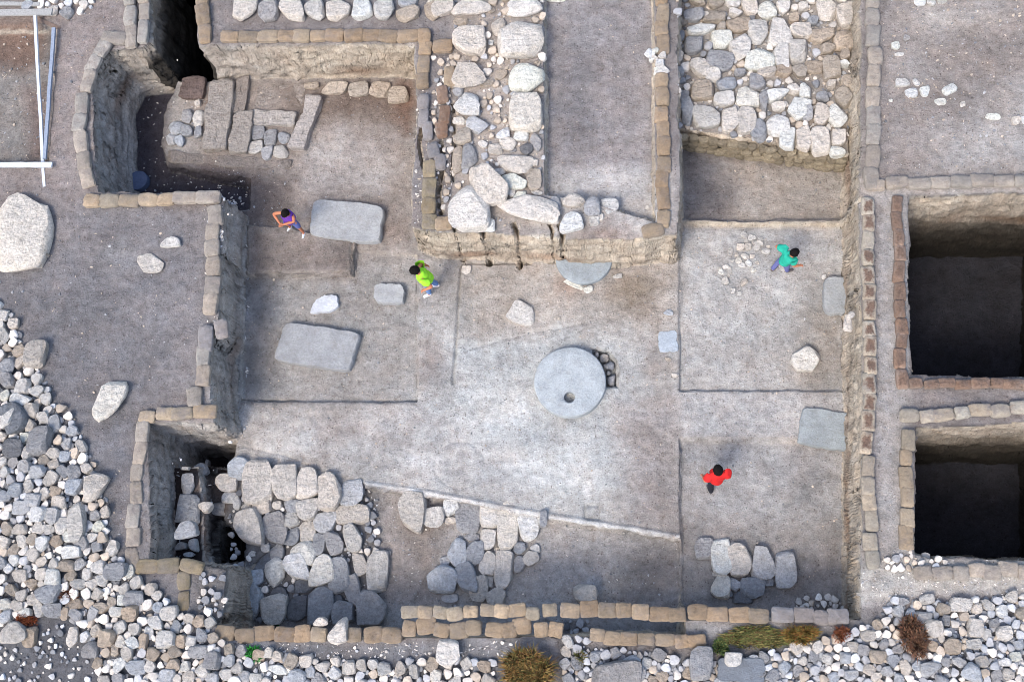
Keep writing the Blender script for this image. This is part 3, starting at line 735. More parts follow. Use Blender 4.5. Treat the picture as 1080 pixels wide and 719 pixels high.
# upper right stone platform
S = ZC(680, 0, 2.996, [(165,5,50,30),(225,12,55,40),(275,10,50,40),(330,20,48,70),(385,35,60,60),(437,20,40,60),(575,35,62,75),(637,50,62,85),(155,50,60,45,'grey'),(220,60,70,30,'tan'),(287,45,40,25),(298,82,78,50),(242,87,30,30),
 (178,97,85,32,-10),(356,107,58,82),(425,108,72,90,'white'),(492,100,65,52),(558,115,78,55,'tan'),(635,132,75,65,'tan'),(243,130,62,60),(300,152,65,85),(155,148,60,55,'grey'),(235,193,85,70,20,'grey'),(363,192,95,68,'white'),
 (430,185,45,95),(483,165,60,80),(578,155,45,38,'tan'),(630,175,30,45),(665,200,40,70,'tan'),(590,218,55,85,'tan'),(535,215,55,45),(490,230,50,45,'tan'),(437,225,48,42,'tan'),(385,230,55,35),(178,218,70,62,'white'),(215,240,50,45),
 (640,262,42,45,'tan'),(628,205,28,20),(180,288,75,62),(258,270,60,45,'grey'),(355,262,50,55,'grey'),(250,315,62,48,'white','block'),(325,310,75,65,'white'),(420,305,68,40),(422,340,42,28,'white'),(375,325,28,65,'grey'),
 (487,343,60,78,30,'white','block'),(468,285,38,30),(505,290,35,50),(560,308,40,35,'grey'),(628,310,50,60,-40,'tan'),(515,360,35,50,'grey'),(135,355,40,95,'grey'),(195,373,82,75,'pale','block'),(268,380,50,82,'pale','block'),
 (322,385,62,85,'pale','block'),(357,415,48,70,'grey'),(422,402,75,75,'white','round'),(558,365,48,75),(608,372,55,75),(450,440,50,75),(500,440,45,88,'white','block'),(553,447,58,90,'pale','block'),(613,440,48,55,'white','block'),
 (608,483,45,30,'white','block'),(125,310,30,40,'grey'),(500,25,30,26),(530,70,34,26,'grey'),(470,60,30,30,'tan'),(300,235,34,24,'grey'),(110,230,26,30,'blue'),(590,270,30,24)])
label_set(build(S, 'paving_stone', ['angular', 'block', 'angular'], ['pale', 'white', 'pale', 'white', 'tan'], ground=-.85, zref=-.7, hgt=.30, sink=.3), 'stone', 'stone', 'the upper right stone platform', 'stones of the upper right platform')
# its coursed front
for c in range(3):
    n_ = 17 - c % 2
    for k in range(n_):
        t = (k + .5) / n_; px = 716 + t * 178; z_ = -.99 - c * .20; py = 138.5 + t * 26
        x, y = P(px, py, -.85)
        o = bpy.data.objects.new('facing_stone', rnd.choice(STONES['block'])); C.objects.link(o)
        o.location = (x + rnd.uniform(-.03, .03), y - .07 - c * .015 + rnd.uniform(-.015, .015), z_); o.rotation_euler = (0, 0, R(-8 + rnd.uniform(-4, 4)))
        o.scale = (.135 * rnd.uniform(.8, 1.15), .085, .085 * rnd.uniform(.85, 1.1)); cc = lin((168, 156, 134)); j = rnd.uniform(.7, 1.15); o.color = (cc[0] * j, cc[1] * j, cc[2] * j, 1)
        tag(o, 'small tan facing stone, %s from left, %s course, under the upper right platform' % (ORD(k + 1), ORD(c + 1)), 'stone', 'facing stones of the upper right platform')
# paving at the lower left
S = ZC(220, 440, 2.576, [(82,138,50,60,'blue'),(135,175,80,112,'pale','block'),(205,175,68,95,'pale','block'),(271,180,60,80,'pale','block'),(330,200,58,98,'pale','block'),(392,203,60,70,'blue','block'),(392,263,88,52,'pale'),(50,178,55,50),
 (60,218,45,28),(42,248,60,35,'grey'),(78,232,20,35),(103,242,28,18),(145,243,48,42),(187,238,25,22),(230,240,45,35,'grey'),(270,250,58,55),(112,297,78,92,'pale','block'),(180,300,65,80,'low','grey'),(228,277,35,38),(240,295,25,20),
 (318,285,60,55),(271,310,40,55),(223,322,50,48,'grey'),(302,345,40,55,'grey'),(343,342,48,62,'grey'),(392,327,52,72),(187,360,38,55),(155,355,22,22),(150,385,65,50,'low','dark'),(260,367,65,60,10,'white'),(240,405,68,68,'white'),
 (310,415,65,80,'white'),(357,430,58,92,'grey'),(412,398,38,62),(460,418,55,102,'pale'),(393,470,45,85,'grey'),(180,420,55,75,'white','round'),(125,433,48,42,'blue'),(117,500,55,88),(177,520,68,75),(190,482,50,40,'low','dark'),
 (243,520,55,65,'low','dark'),(305,508,68,98,'grey'),(367,530,58,60,'grey'),(443,518,75,90,'grey'),(350,495,30,25,'dark'),(260,455,50,40,'low','dark'),(487,372,20,22,'grey'),(118,370,18,14)])
pav = build(S, 'paving_stone', ['angular', 'block', 'block'], ['blue', 'pale', 'pale', 'pale'], zref=-1.3, hgt=None, sink=.3)
label_set(pav, 'paving stone', 'stone', 'the stone bed at lower left', 'stones of the lower left stone bed')
S = ZC(160, 460, 3.99, [(155,205,50,90),(155,310,95,118),(150,393,90,70),(205,145,60,50,-30),(235,130,15,60),(128,462,45,30),(178,458,35,50),(160,497,40,20),(230,300,52,42,'pale'),(148,135,30,15,'white')])
label_set(build(S, 'pit_stone', ['block', 'angular'], ['blue', 'grey'], zref=-2.0, hgt=.25, sink=.2), 'flat stone', 'stone', 'lower left pit', 'stones in the lower left pit')
for q in ():
    pass
# lower middle
S = ZC(400, 440, 2.579, [(92,252,80,100,20,'pale'),(148,272,60,52,'pale'),(197,237,42,58,'white'),(195,280,30,18),(242,265,65,95,'low','grey'),(252,325,40,20,'grey'),(305,260,60,75,'white','block'),(350,297,55,128,'white','block'),
 (407,285,60,98,'white','angular'),(447,275,20,45,'low','grey'),(321,300,15,20),(298,332,45,52,'white'),(213,368,50,72,'blue'),(262,370,52,62,'grey'),(180,392,28,28),(172,440,75,72,'blue'),(237,435,60,80,'grey'),(295,397,45,62,'pale'),
 (339,415,52,98,'white','block'),(382,355,30,32,'grey'),(425,355,26,24,'white'),(413,382,38,42,45,'pale'),(380,398,30,45,'grey'),(270,465,52,65,'pale'),(318,488,52,48,'pale'),(300,445,20,30),(192,492,45,20,'blue'),(200,418,15,18),(320,363,14,18)])
label_set(build(S, 'wall_stone', ['angular', 'block'], ['pale', 'blue'], zref=-1.5, sink=.2), 'stone', 'stone', 'the broken wall at bottom centre', 'stones of the broken wall at bottom centre')
S = ZC(640, 420, 2.403, [(246,380,45,52,'low','grey'),(290,400,48,88,'white','block'),(337,408,55,82,'pale','block'),(395,417,60,78,'blue'),(453,435,52,88,'blue'),(288,475,48,60,'white'),(325,472,30,32),(370,480,60,50,'grey'),(407,462,35,25,'grey'),
 (345,503,50,30,'dark'),(308,495,20,14),(275,445,14,10,'white')])
label_set(build(S, 'wall_stone', ['angular', 'block'], ['pale', 'blue'], zref=-1.4, sink=.2), 'wall stone', 'stone', 'the short wall at lower right', 'stones of the short wall at lower right')
tag(put_stone('boulder', 618, 626, 24, 19, 0, 'pale', 'angular', zref=-1.5, hgt=.75), 'grey boulder against the inner side of the bottom sandbag row', 'stone')
# broken paving in the upper left room
S = ZC(120, 60, 4.909, [(412,195,50,50,'white'),(450,203,28,38,'white'),(437,243,30,30,'pale'),(380,310,55,70,'grey'),(437,320,60,90,'pale'),(320,370,72,68,'blue'),(380,385,55,62,'blue'),(440,390,38,60,'grey'),(297,428,52,60,'blue'),(342,438,45,55,'blue')])
label_set(build(S, 'cobble', ['round', 'block'], ['pale'], zref=-1.3, hgt=.15, sink=.2), 'cobble', 'stone', 'the patch left of the brick strips', 'cobbles left of the brick strips')
S = ZC(120, 60, 4.909, [(752,392,66,78),(812,420,60,80),(880,420,60,62),(738,468,68,70),(795,500,55,72),(865,492,72,66)])
label_set(build(S, 'cobble', ['round', 'block'], ['grey', 'pale'], zref=-1.3, hgt=.13, sink=.2), 'round cobble', 'stone', 'the cluster right of the brick strips', 'cobbles right of the brick strips')
S = ZC(200, 0, 2.996, [(385,272,45,22,'low','tan'),(460,280,78,38,'tan'),(535,282,62,46,'tan'),(602,285,60,50,'tan'),(660,302,62,52,'tan')])
label_set(build(S, 'wall_stone', ['block'], ['tan'], zref=-1.2, hgt=.18, sink=.2), 'squared stone', 'stone', 'the line under the courtyard cut', 'squared stones under the courtyard cut')
def mud(name, label, cx, cy, w, h, rot, z0, ht, tone=(186, 178, 170)):
    """a low mudbrick wall stub: subdivided block with slumped edges; z0 is its foot"""
    x, y = P(cx, cy, z0 + ht); k = mpp(cx, cy, z0); bm = bmesh.new(); bmesh.ops.create_cube(bm, size=2)
    bmesh.ops.subdivide_edges(bm, edges=bm.edges[:], cuts=19, use_grid_fill=True)
    v = np.array([q.co[:] for q in bm.verts]); f = [[q.index for q in p.verts] for p in bm.faces]; bm.free()
    sx, sy = w * k / 2, h * k / 2
    e = 12.0; r = (np.abs(v[:, 0]) ** e + np.abs(v[:, 1]) ** e) ** (1 / e); mx = np.maximum(np.abs(v[:, 0]), np.abs(v[:, 1])) + 1e-9
    v[:, :2] *= (mx / r)[:, None]
    v = v * np.array([sx, sy, ht / 2 + .05]); v[:, 2] += ht / 2 - .05
    d = n3(v, 2.0, cx * .13) * .07 + n3(v, 8, cy * .1) * .025
    top = (v[:, 2] > ht * .6)
    v[:, 0] += d * np.sign(v[:, 0]); v[:, 1] += d * np.sign(v[:, 1]); v[:, 2] += d * top * .7
    o = mesh_obj(name, v, f, M_MUD); o.location = (x, y, z0); o.rotation_euler = (0, 0, -R(rot)); o.color = (*lin(tone), 1)
    return tag(o, label, 'brick wall', 'low mudbrick walls in the upper left room')
mud('mudbrick_wall', 'widest grey mudbrick strip, left of the two parallel strips in the upper left room', 230, 119, 26, 78, 2, -1.5, .32)
mud('mudbrick_wall', 'lower half of the narrower mudbrick strip beside the widest strip', 253, 139, 20, 46, 3, -1.5, .26)
mud('mudbrick_wall', 'thin upper mudbrick strip running up to the courtyard cut', 253, 100, 13, 42, 3, -1.5, .22, (170, 160, 152))
mud('mudbrick_wall', 'pale crosswise mudbrick stub above the round cobbles', 288, 124, 46, 16, 5, -1.5, .22, (204, 197, 190))
mud('mudbrick_wall', 'pale plastered mudbrick wall running down at the right of the round cobbles', 322, 128, 16, 58, 14, -1.5, .28, (208, 200, 194))
mud('mudbrick_wall', 'flat brown mudbrick panel tucked under the courtyard cut', 297, 101, 48, 24, 3, -1.5, .10, (174, 164, 156))
mud('mudbrick_wall', 'low brownish mudbrick block at the mouth of the top shaft', 202, 92, 26, 24, 6, -1.5, .2, (134, 118, 112))
mud('mudbrick_wall', 'long low mudbrick kerb below the strips and round cobbles', 242, 170, 128, 11, 7, -1.6, .22, (158, 149, 142))
# slabs and discs
def slab(name, label, cx, cy, w, h, rot, zf, th, tone, cat='stone slab', shape=None, e=7.0):
    """dressed slab with its own outline; shape = corner offsets in pixels"""
    zt = zf + th; n_ = 96; pts = []
    for k in range(n_):
        a = k / n_ * 2 * math.pi; c_, s_ = math.cos(a), math.sin(a)
        r = (abs(c_) ** e + abs(s_) ** e) ** (-1 / e)
        u, v = c_ * r, s_ * r
        if shape: u += shape[0] * v + shape[1] * u * v; v += shape[2] * u + shape[3] * u * v
        cr, sr = math.cos(R(rot)), math.sin(R(rot)); X, Y = u * w / 2, v * h / 2
        jx = mnoise.noise(Vector((c_ * 2.2 + cx, s_ * 2.2, 0))) * 1.6 + mnoise.noise(Vector((c_ * 7 + cx, s_ * 7, 3))) * .8 + mnoise.noise(Vector((c_ * 19 + cx, s_ * 19, 3))) * .4
        pts.append(P(cx + X * cr - Y * sr + jx * c_, cy + X * sr + Y * cr + jx * s_, zt))
    ox, oy = P(cx, cy, zt); verts = []; faces = []
    prof = [(1.0, 0), (1.0, .35), (1.0, .72), (.985, .92), (.965, 1.0), (.8, 1.0), (.6, 1.0), (.4, 1.0), (.2, 1.0)]
    for s_, hz_ in prof:
        for (x, y) in pts:
            X, Y = (x - ox) * s_, (y - oy) * s_
            dz = (mnoise.noise(Vector((X * 2.1 + cx, Y * 2.1, 0))) * .022 + mnoise.noise(Vector((X * 7 + cx, Y * 7, 0))) * .007) if hz_ > .9 else 0
            verts.append((X, Y, -.06 + (th + .06) * hz_ + dz))
    for r_ in range(len(prof) - 1):
        for k in range(n_):
            a = r_ * n_ + k; b = r_ * n_ + (k + 1) % n_; faces.append((a, b, b + n_, a + n_))
    faces.append(tuple((len(prof) - 1) * n_ + k for k in range(n_)))
    o = mesh_obj(name, verts, faces, M_SLAB); o.location = (ox, oy, zf); o.color = (*lin(tone), 1)
    try: o.data.set_sharp_from_angle(angle=R(40))
    except Exception: pass
    return tag(o, label, cat)
slab('stone_slab', 'large rounded pale slab beside the person in purple', 365.5, 232.5, 76, 41, 6, -1.37, .17, (158, 160, 161))
slab('stone_slab', 'large flat grey slab lying below the small white slab in the left room', 334, 365, 82, 43, 9, -1.48, .16, (152, 154, 156), shape=(-.08, 0, 0, 0), e=9)
slab('stone_slab', 'small rounded grey slab left of the person in neon yellow', 410, 309, 32, 21, 2, -1.46, .12, (164, 166, 167), e=4)
slab('stone_slab', 'small whitish pointed slab above the large grey slab', 343, 320, 27, 17, -8, -1.48, .09, (196, 200, 206), shape=(-.25, .2, 0, 0), e=4)
slab('stone_slab', 'upright rounded grey slab against the right wall of the middle room', 883, 311, 28, 39, 0, -1.48, .17, (152, 155, 156), e=5)
slab('stone_slab', 'flat blue grey slab reaching under the right wall', 872, 452, 57, 40, 7, -1.42, .10, (148, 155, 158), shape=(0, 0, .04, 0), e=12)
slab('stone_slab', 'small bluish square slab at the line left of the green shirted person', 704.5, 360, 20, 22, -5, -1.44, .08, (168, 177, 186), e=8)
slab('stone_slab', 'flat dark grey slab among the rubble below the scrub', 782, 706, 50, 26, 2, .0, .12, (112, 118, 126), e=8)
tag(put_stone('boulder', 739, 699, 23, 33, 3, 'grey', 'block', hgt=.4), 'squared grey block standing left of the dark flat slab in rubble', 'stone')
tag(put_stone('boulder', 774, 695, 18, 14, 0, 'white', 'block', hgt=.2, ground=.13, sink=.1), 'small white stone resting on the dark flat slab', 'stone')
tag(put_stone('boulder', 22, 246, 60, 78, 0, 'white', 'round', hgt=.55, sink=.3), 'huge pale boulder at the left edge of the picture', 'boulder')
tag(put_stone('boulder', 42, 268, 16, 10, -20, 'tan', 'block', hgt=.2), 'small brown stone wedged at the foot of the huge pale boulder', 'stone')
tag(put_stone('loose_stone', 116, 423, 27, 43, 14, 'white', 'angular', hgt=.35), 'whitish elongated rock lying alone on the left ground', 'stone')
tag(put_stone('loose_stone', 181, 256, 20, 11, 6, 'white', 'block', hgt=.14), 'small bright stone upper one of the pair below the upper left pit', 'stone')
tag(put_stone('loose_stone', 159, 278, 28, 20, 0, 'pale', 'angular', hgt=.10, sink=.35), 'dull half buried stone lower one of the pair below the upper left pit', 'stone')
tag(put_stone('loose_stone', 551, 331, 27, 22, 25, 'pale', 'block', hgt=.2, zref=-1.4), 'pale squarish stone alone between the half disc and the round slab', 'stone')
tag(put_stone('loose_stone', 849, 380, 26, 27, 40, 'white', 'angular', hgt=.28, zref=-1.4), 'whitish rock alone in the lower part of the middle right room', 'stone')
tag(put_stone('loose_stone', 357, 665, 19, 25, 0, 'white', 'angular', hgt=.35, ground=.02), 'bright white stone set between the sandbags of the bottom row', 'stone')
tag(put_stone('loose_stone', 339, 655, 15, 9, 0, 'white', 'angular', hgt=.2, ground=-.02), 'small white stone tucked above the bottom left sandbags', 'stone')
tag(put_stone('loose_stone', 473, 688, 23, 27, 0, 'white', 'angular', hgt=.35), 'bright white rock at the edge of rubble below the double sandbag row', 'stone')
tag(put_stone('loose_stone', 700, 688, 1, 1, 0, 'white', 'angular', hgt=.02), 'tiny white chip', 'stone') if False else None
S = ZC(690, 180, 2.764, [(563,445,25,50,'pale'),(575,420,18,20,'pale'),(495,310,14,14,'white')])
label_set(build(S, 'loose_stone', ['angular'], ['pale'], zref=-1.4, sink=.2), 'stone', 'stone', 'the few around the upright slab', 'stones around the upright slab')
S = ZC(690, 180, 2.764, [(262,188,20,18),(285,195,22,18),(252,222,22,22),(305,210,25,20),(275,222,20,22),(300,225,18,18),(222,235,14,25),(245,262,18,22),(265,250,20,18),(255,275,22,16),(275,270,18,20),(325,235,25,18,25),(208,280,18,12),
 (195,295,16,16),(220,290,12,22),(208,320,20,22),(262,325,25,16,-30),(230,350,14,14),(248,358,14,12),(190,285,14,10),(290,290,16,14),(310,200,16,14),(240,245,12,12),(228,262,12,10),(286,250,14,12),(300,268,12,10),(215,305,12,10),(332,222,12,10),(268,205,12,12),(290,210,12,12)])
label_set(build(S, 'loose_stone', ['angular'], ['white', 'pale', 'pale'], zref=-1.4, sink=.2), 'stone', 'stone', 'the scatter left of the green shirted person', 'scattered stones beside the person in green')
S = ZC(880, 0, 2.995, [(215,262,45,28,'white','block'),(243,295,38,30),(258,262,20,25),(285,290,30,35),(363,283,45,30,-30,'white','block'),(335,322,35,22),(500,370,45,22,'white'),(575,382,28,30,'white'),(597,380,12,25),(192,145,25,30,'white'),
 (205,172,28,14),(270,8,35,25,'white'),(305,8,25,25),(340,5,30,20),(405,330,18,18),(178,318,12,10),(228,120,20,20,'grey')])
label_set(build(S, 'loose_stone', ['angular', 'block'], ['pale', 'white'], sink=.3), 'stone', 'stone', 'the scatter on the top right plot', 'scattered stones on the top right plot')
S = ZC(460, 230, 3.127, [(530,452,14,20),(555,462,28,28),(573,488,28,25),(560,492,18,18),(568,512,14,14),(577,537,32,38)])
label_set(build(S, 'cobble', ['round'], ['grey', 'pale'], zref=-1.6, hgt=.25, sink=.1), 'cobble', 'stone', 'the pocket beside the round slab', 'cobbles packed beside the round slab')
S = ZC(460, 230, 3.127, [(455,218,65,20,25,'white'),(502,235,30,25,'white'),(598,190,30,18),(100,172,30,28,'white'),(765,312,30,20,'blue'),(765,465,18,14,'tan'),(788,518,22,16,'pale'),(400,330,20,12,'pale')])
label_set(build(S, 'loose_stone', ['angular'], ['pale'], zref=-1.4, sink=.25), 'stone', 'stone', 'the few around the half disc', 'stones around the half buried disc')
S = ZC(430, 0, 2.766, [(705,158,28,30),(722,150,20,18),(742,162,22,25),(735,185,25,20),(740,208,45,25),(722,172,16,16),(712,175,16,14),(726,205,16,14)])
label_set(build(S, 'loose_stone', ['angular'], ['white'], ground=.0, zref=.1, hgt=.16, sink=.15), 'stone', 'stone', 'the heap breaking the platform sandbags', 'white stones breaking the platform sandbag row')
S = [(398,150,1,1)]
# round slab with a drilled hole, and the half buried disc
def disc(name, label, cx, cy, rpx, zf, th, tone, hole=None, cut=None):
    zt = zf + th; ox, oy = P(cx, cy, zt); r = rpx * mpp(cx, cy, zt); n_ = 128
    bm = bmesh.new(); hx = hy = hr = None
    if hole:
        h_ = P(hole[0], hole[1], zt); hx, hy = h_[0] - ox, h_[1] - oy; hr = hole[2] * mpp(cx, cy, zt)
    def ringv(t, z):
        L = []
        for k in range(n_):
            a = k / n_ * 2 * math.pi
            rr = r * (1 + mnoise.noise(Vector((math.cos(a) * 2 + cx, math.sin(a) * 2, 0))) * .012 + mnoise.noise(Vector((math.cos(a) * 9 + cx, math.sin(a) * 9, 0))) * .006)
            ax, ay = rr * math.cos(a), rr * math.sin(a)
            bx, by = (hx + hr * math.cos(a), hy + hr * math.sin(a)) if hole else (0, 0)
            X, Y = bx + (ax - bx) * t, by + (ay - by) * t
            dz = (mnoise.noise(Vector((X * 2.3 + cx, Y * 2.3, 0))) * .02 + mnoise.noise(Vector((X * 9, Y * 9, 0))) * .006) if z > .9 else 0
            L.append(bm.verts.new((X, Y, -.05 + (th + .05) * z + dz)))
        return L
    rings = [ringv(1, 0), ringv(1, .5), ringv(1, .85), ringv(.985, .96), ringv(.965, 1.0), ringv(.75, 1), ringv(.5, 1), ringv(.25, 1), ringv(.06 if hole else .02, 1)]
    if hole: rings += [ringv(0.0, .93), ringv(0.0, .1)]
    for a, b in zip(rings, rings[1:]):
        for k in range(n_): bm.faces.new((a[k], a[(k + 1) % n_], b[(k + 1) % n_], b[k]))
    bm.faces.new(rings[-1])
    me = bpy.data.meshes.new(name); bm.to_mesh(me); bm.free(); me.polygons.foreach_set('use_smooth', [True] * len(me.polygons)); me.materials.append(M_SLAB)
    try: me.set_sharp_from_angle(angle=R(40))
    except Exception: pass
    o = bpy.data.objects.new(name, me); C.objects.link(o); o.location = (ox, oy, zf); o.color = (*lin(tone), 1)
    return tag(o, label, 'stone disc')
disc('millstone', 'large round pale grey stone disc with one drilled hole near its lower edge', 601, 402, 38, -1.43, .24, (166, 173, 177), hole=(600.5, 418.5, 5.8))
disc('stone_disc', 'grey stone disc half buried under the platform wall', 616, 270, 30.5, -1.44, .16, (148, 156, 161))
disc('stone_disc', 'small dark blue grey disc standing in the bottom of the upper left pit', 145, 190, 10.5, -1.84, .22, (84, 96, 122))

# ------------------------------------------------------------------ rubble
def inpoly(x, y, p):
    c = False; j = len(p) - 1
    for i in range(len(p)):
        if (p[i][1] > y) != (p[j][1] > y) and x < (p[j][0] - p[i][0]) * (y - p[i][1]) / (p[j][1] - p[i][1]) + p[i][0]: c = not c
        j = i
    return c
RA = [(-30,318),(4,318),(22,352),(28,366),(44,398),(54,415),(82,452),(100,492),(112,520),(112,552),(122,585),(152,612),(188,645),(222,655),(238,684),(300,688),(320,694),(420,698),(468,692),(520,698),(528,735),(-30,735)]
RA_HOLE = [(24,655),(60,640),(82,662),(100,690),(110,730),(-30,730),(-30,665)]
RB = [(596,684),(640,684),(700,690),(760,700),(800,690),(880,672),(925,656),(940,632),(975,636),(1110,626),(1110,735),(596,735)]
RC = [(20,-10),(100,-20),(96,8),(70,20),(28,9)]
RD = [(212,604),(238,604),(240,650),(220,655),(208,645)]
big = []
big += ZC(0, 310, 4.794, [(183,305,95,125,'pale','block'),(37,630,95,100,'white'),(80,620,105,150,-30,'dark','block'),(35,360,80,70,'grey'),(35,435,80,75,'grey'),(118,468,70,70),(110,535,110,60),(155,590,80,70),(222,625,60,60),(280,655,50,80,-20),(190,435,50,60),(25,215,50,80),(20,110,50,60),(70,150,50,50),(75,205,40,50)])
big += ZC(0, 440, 4.794, [(205,120,100,130,'grey'),(70,155,90,95,'dark'),(490,358,112,128,'pale','angular'),(392,530,80,175,-10,'pale','block'),(365,680,90,65,'white','block'),(140,185,60,70),(265,500,75,80),(190,490,100,70),(115,455,80,65),(170,415,80,65),(315,550,70,75),(375,350,85,80,'blue'),(75,365,65,70),(300,430,75,65),(220,640,65,75),(100,565,70,50),(195,555,50,60),(195,275,80,65,'blue'),(130,110,45,60,'white'),(330,200,60,50),(320,275,60,60,'grey'),(375,280,60,80,-30,'grey')])
big += ZC(0, 569, 4.794, [(250,280,115,90,-10,'grey'),(265,355,90,70,'grey'),(380,325,80,50,'tan'),(383,378,70,60,'grey'),(370,490,55,90,'white'),(460,553,75,75,'grey'),(540,500,85,85,'tan'),(585,160,115,80,'grey'),(680,300,95,80,'grey'),(75,465,130,100,'pale'),(150,490,70,90,'tan','block'),(270,195,75,85,'white'),(105,180,70,60),(210,172,55,55),(395,225,70,50,'pale'),(515,345,70,50,'tan'),(325,235,50,45),(30,390,60,60),(330,130,90,55,'tan'),(420,425,60,40)])
big += ZC(130, 569, 4.795, [(35,370,75,75,'tan'),(220,505,90,85,'pale'),(165,420,75,65),(130,470,45,60,'white'),(235,370,85,70),(380,565,90,60),(225,685,80,60),(65,645,90,70,'blue'),(450,610,80,80,'grey'),(315,640,50,50,'white'),(735,570,50,50,'white'),(925,610,65,60,'white'),(785,655,95,45),(880,685,90,60),(255,630,70,60,'tan'),(155,580,70,70,'tan'),(60,300,90,60,-20,'grey'),(100,515,50,75,'tan'),(345,510,60,50),(520,680,60,55),(610,690,60,50)])
big += ZC(880, 580, 5.175, [(685,297,120,75,'pale'),(505,268,85,55,'pale'),(485,370,95,70,'blue'),(545,425,95,95,'pale'),(640,522,90,90,'tan'),(767,425,80,100,'pale'),(758,510,85,60,'pale'),(745,665,110,105,'blue'),(525,650,110,80,'blue'),(925,455,90,85),(910,335,60,70),(855,345,50,50),(835,300,70,60),(775,320,60,60),(185,465,80,60),(705,360,50,50,'tan'),(560,590,50,50),(610,450,60,40),(390,645,60,90),(60,585,60,60,'blue'),(240,580,90,70,'tan'),(700,440,45,60,'tan'),(930,610,70,50),(860,560,55,50),(90,680,80,60,'blue'),(985,580,60,50)])
big += [(650,713,52,30,-15,'grey'),(599,676,12,13,0,'white'),(628,692,13,12,0,'grey'),(665,697,20,11,-15,'blue'),(672,710,18,16,0,'grey')]
rub = []     # (px,py,r)
specs = []
for t in big:
    rot = 0; tone = None; kd = None
    for q in t[4:]:
        if isinstance(q, (int, float)): rot = q
        elif q in TONES: tone = q
        else: kd = q
    specs.append((t[0], t[1], t[2], t[3], rot, tone or rnd.choice(['pale', 'white', 'white', 'blue']), kd or rnd.choice(['angular', 'angular', 'block'])))
grid = {}
def addg(x, y, r): grid.setdefault((int(x // 16), int(y // 16)), []).append((x, y, r))
def clash(x, y, r, k):
    gx_, gy_ = int(x // 16), int(y // 16)
    for a in range(gx_ - 2, gx_ + 3):
        for b in range(gy_ - 2, gy_ + 3):
            for (u, v, q) in grid.get((a, b), ()):
                if (u - x) ** 2 + (v - y) ** 2 < ((r + q) * k) ** 2: return True
    return False
for s_ in specs: addg(s_[0], s_[1], .5 * math.sqrt(s_[2] * s_[3]) * 1.02)
rr = random.Random(5)
def fill(poly, hole, tries, rmin, rmax, k, dens=None, tones=('pale', 'pale', 'white', 'blue', 'white', 'pale', 'grey', 'tan')):
    xa = min(p[0] for p in poly); xb = max(p[0] for p in poly); ya = min(p[1] for p in poly); yb = max(p[1] for p in poly); out = []
    for i in range(tries):
        x = rr.uniform(xa, xb); y = rr.uniform(ya, yb); f = i / tries
        r = rmax * (1 - f) ** .8 + rmin; r *= rr.uniform(.8, 1.15)
        if dens and rr.random() > dens(x, y): continue
        if not inpoly(x, y, poly) or (hole and inpoly(x, y, hole)): continue
        if clash(x, y, r, k): continue
        addg(x, y, r); a = rr.uniform(.78, 1.0)
        out.append((x, y, 2 * r / math.sqrt(a) * .98, 2 * r * math.sqrt(a), rr.uniform(0, 180), rr.choice(tones), rr.choice(['angular', 'angular', 'block'])))
    return out
specs += fill(RA, RA_HOLE, 34000, 1.2, 5.0, .90)
specs += fill(RB, None, 20000, 1.1, 4.8, .90, tones=('pale', 'blue', 'grey', 'pale', 'grey', 'tan'))
specs += fill(RC, None, 900, 1.5, 3.5, 1.0)
specs += fill(RD, None, 90, .8, 3.2, 1.0, tones=('grey', 'dark', 'pale'))
specs += fill(RA_HOLE, None, 260, .6, 2.6, 1.2, tones=('grey', 'pale', 'dark', 'blue'))
specs += fill([(595,655),(620,655),(620,690),(590,690)], None, 200, 1, 3, 1.0, tones=('grey', 'dark'))
specs += fill([(930,590),(965,580),(1000,590),(1000,600),(935,602)], None, 300, 1.0, 3, .95)
specs += fill([(840,630),(900,628),(905,640),(838,642)], None, 300, 1.0, 3, .95)
for q in OCC: addg(*q)
NF = len(specs)
specs += fill([(480,-5),(573,-5),(573,200),(545,215),(520,225),(480,225)], None, 1500, .8, 3.4, 1.02, tones=('tan', 'tan', 'grey', 'pale'))
specs += fill([(714,-5),(892,-5),(892,158),(714,134)], None, 3500, 1.0, 4.2, .96, tones=('pale', 'tan', 'grey', 'pale', 'dark'))
specs += fill([(242,490),(385,512),(400,560),(398,650),(240,655)], None, 1500, 1.0, 3.2, 1.0, tones=('grey', 'pale', 'dark'))
specs += fill([(456,60),(482,60),(482,225),(460,225)], None, 300, .8, 2.8, 1.0, tones=('tan', 'pale', 'grey'))
specs.sort(key=lambda s_: -s_[2] * s_[3])
vis = [s_ for s_ in specs if 0 < s_[0] < 1080 and 0 < s_[1] < 719]
ind = vis[:285]; ids = set(id(s_) for s_ in ind); rest = [s_ for s_ in specs if id(s_) not in ids]
from collections import defaultdict
RBL = defaultdict(list)
def zone(px, py):
    if py < 100: return 'at the top left corner'
    if px < 120 and py < 480: return 'upper part of left spoil heap'
    if px < 120 and py < 590: return 'middle of left spoil heap'
    if px < 130: return 'foot of left spoil heap'
    if px < 260: return 'heap below the lower left pit'
    if px < 560: return 'bottom edge below the sandbags'
    if px < 760: return 'right of the dry grass tuft'
    if px < 930: return 'below the green and brown scrub'
    return 'below the lower dark pit'
for (px, py, w_, h_, rot, tone, kd) in ind:
    o = put_stone('rubble_stone', px, py, w_, h_, rot, tone, kd, sink=.12, tilt=12, hgt=None); o.scale[2] *= 1.25; o.color = tuple(a * .88 for a in o.color[:3]) + (1,)
    ss = 'big' if w_ * h_ > 230 else ('medium' if w_ * h_ > 140 else 'smallish')
    o['_k'] = (px, py); RBL[(ss, TONEW[tone], zone(px, py))].append(o); o['category'] = 'stone'; o['group'] = 'larger rubble stones ' + zone(px, py); strip(o)
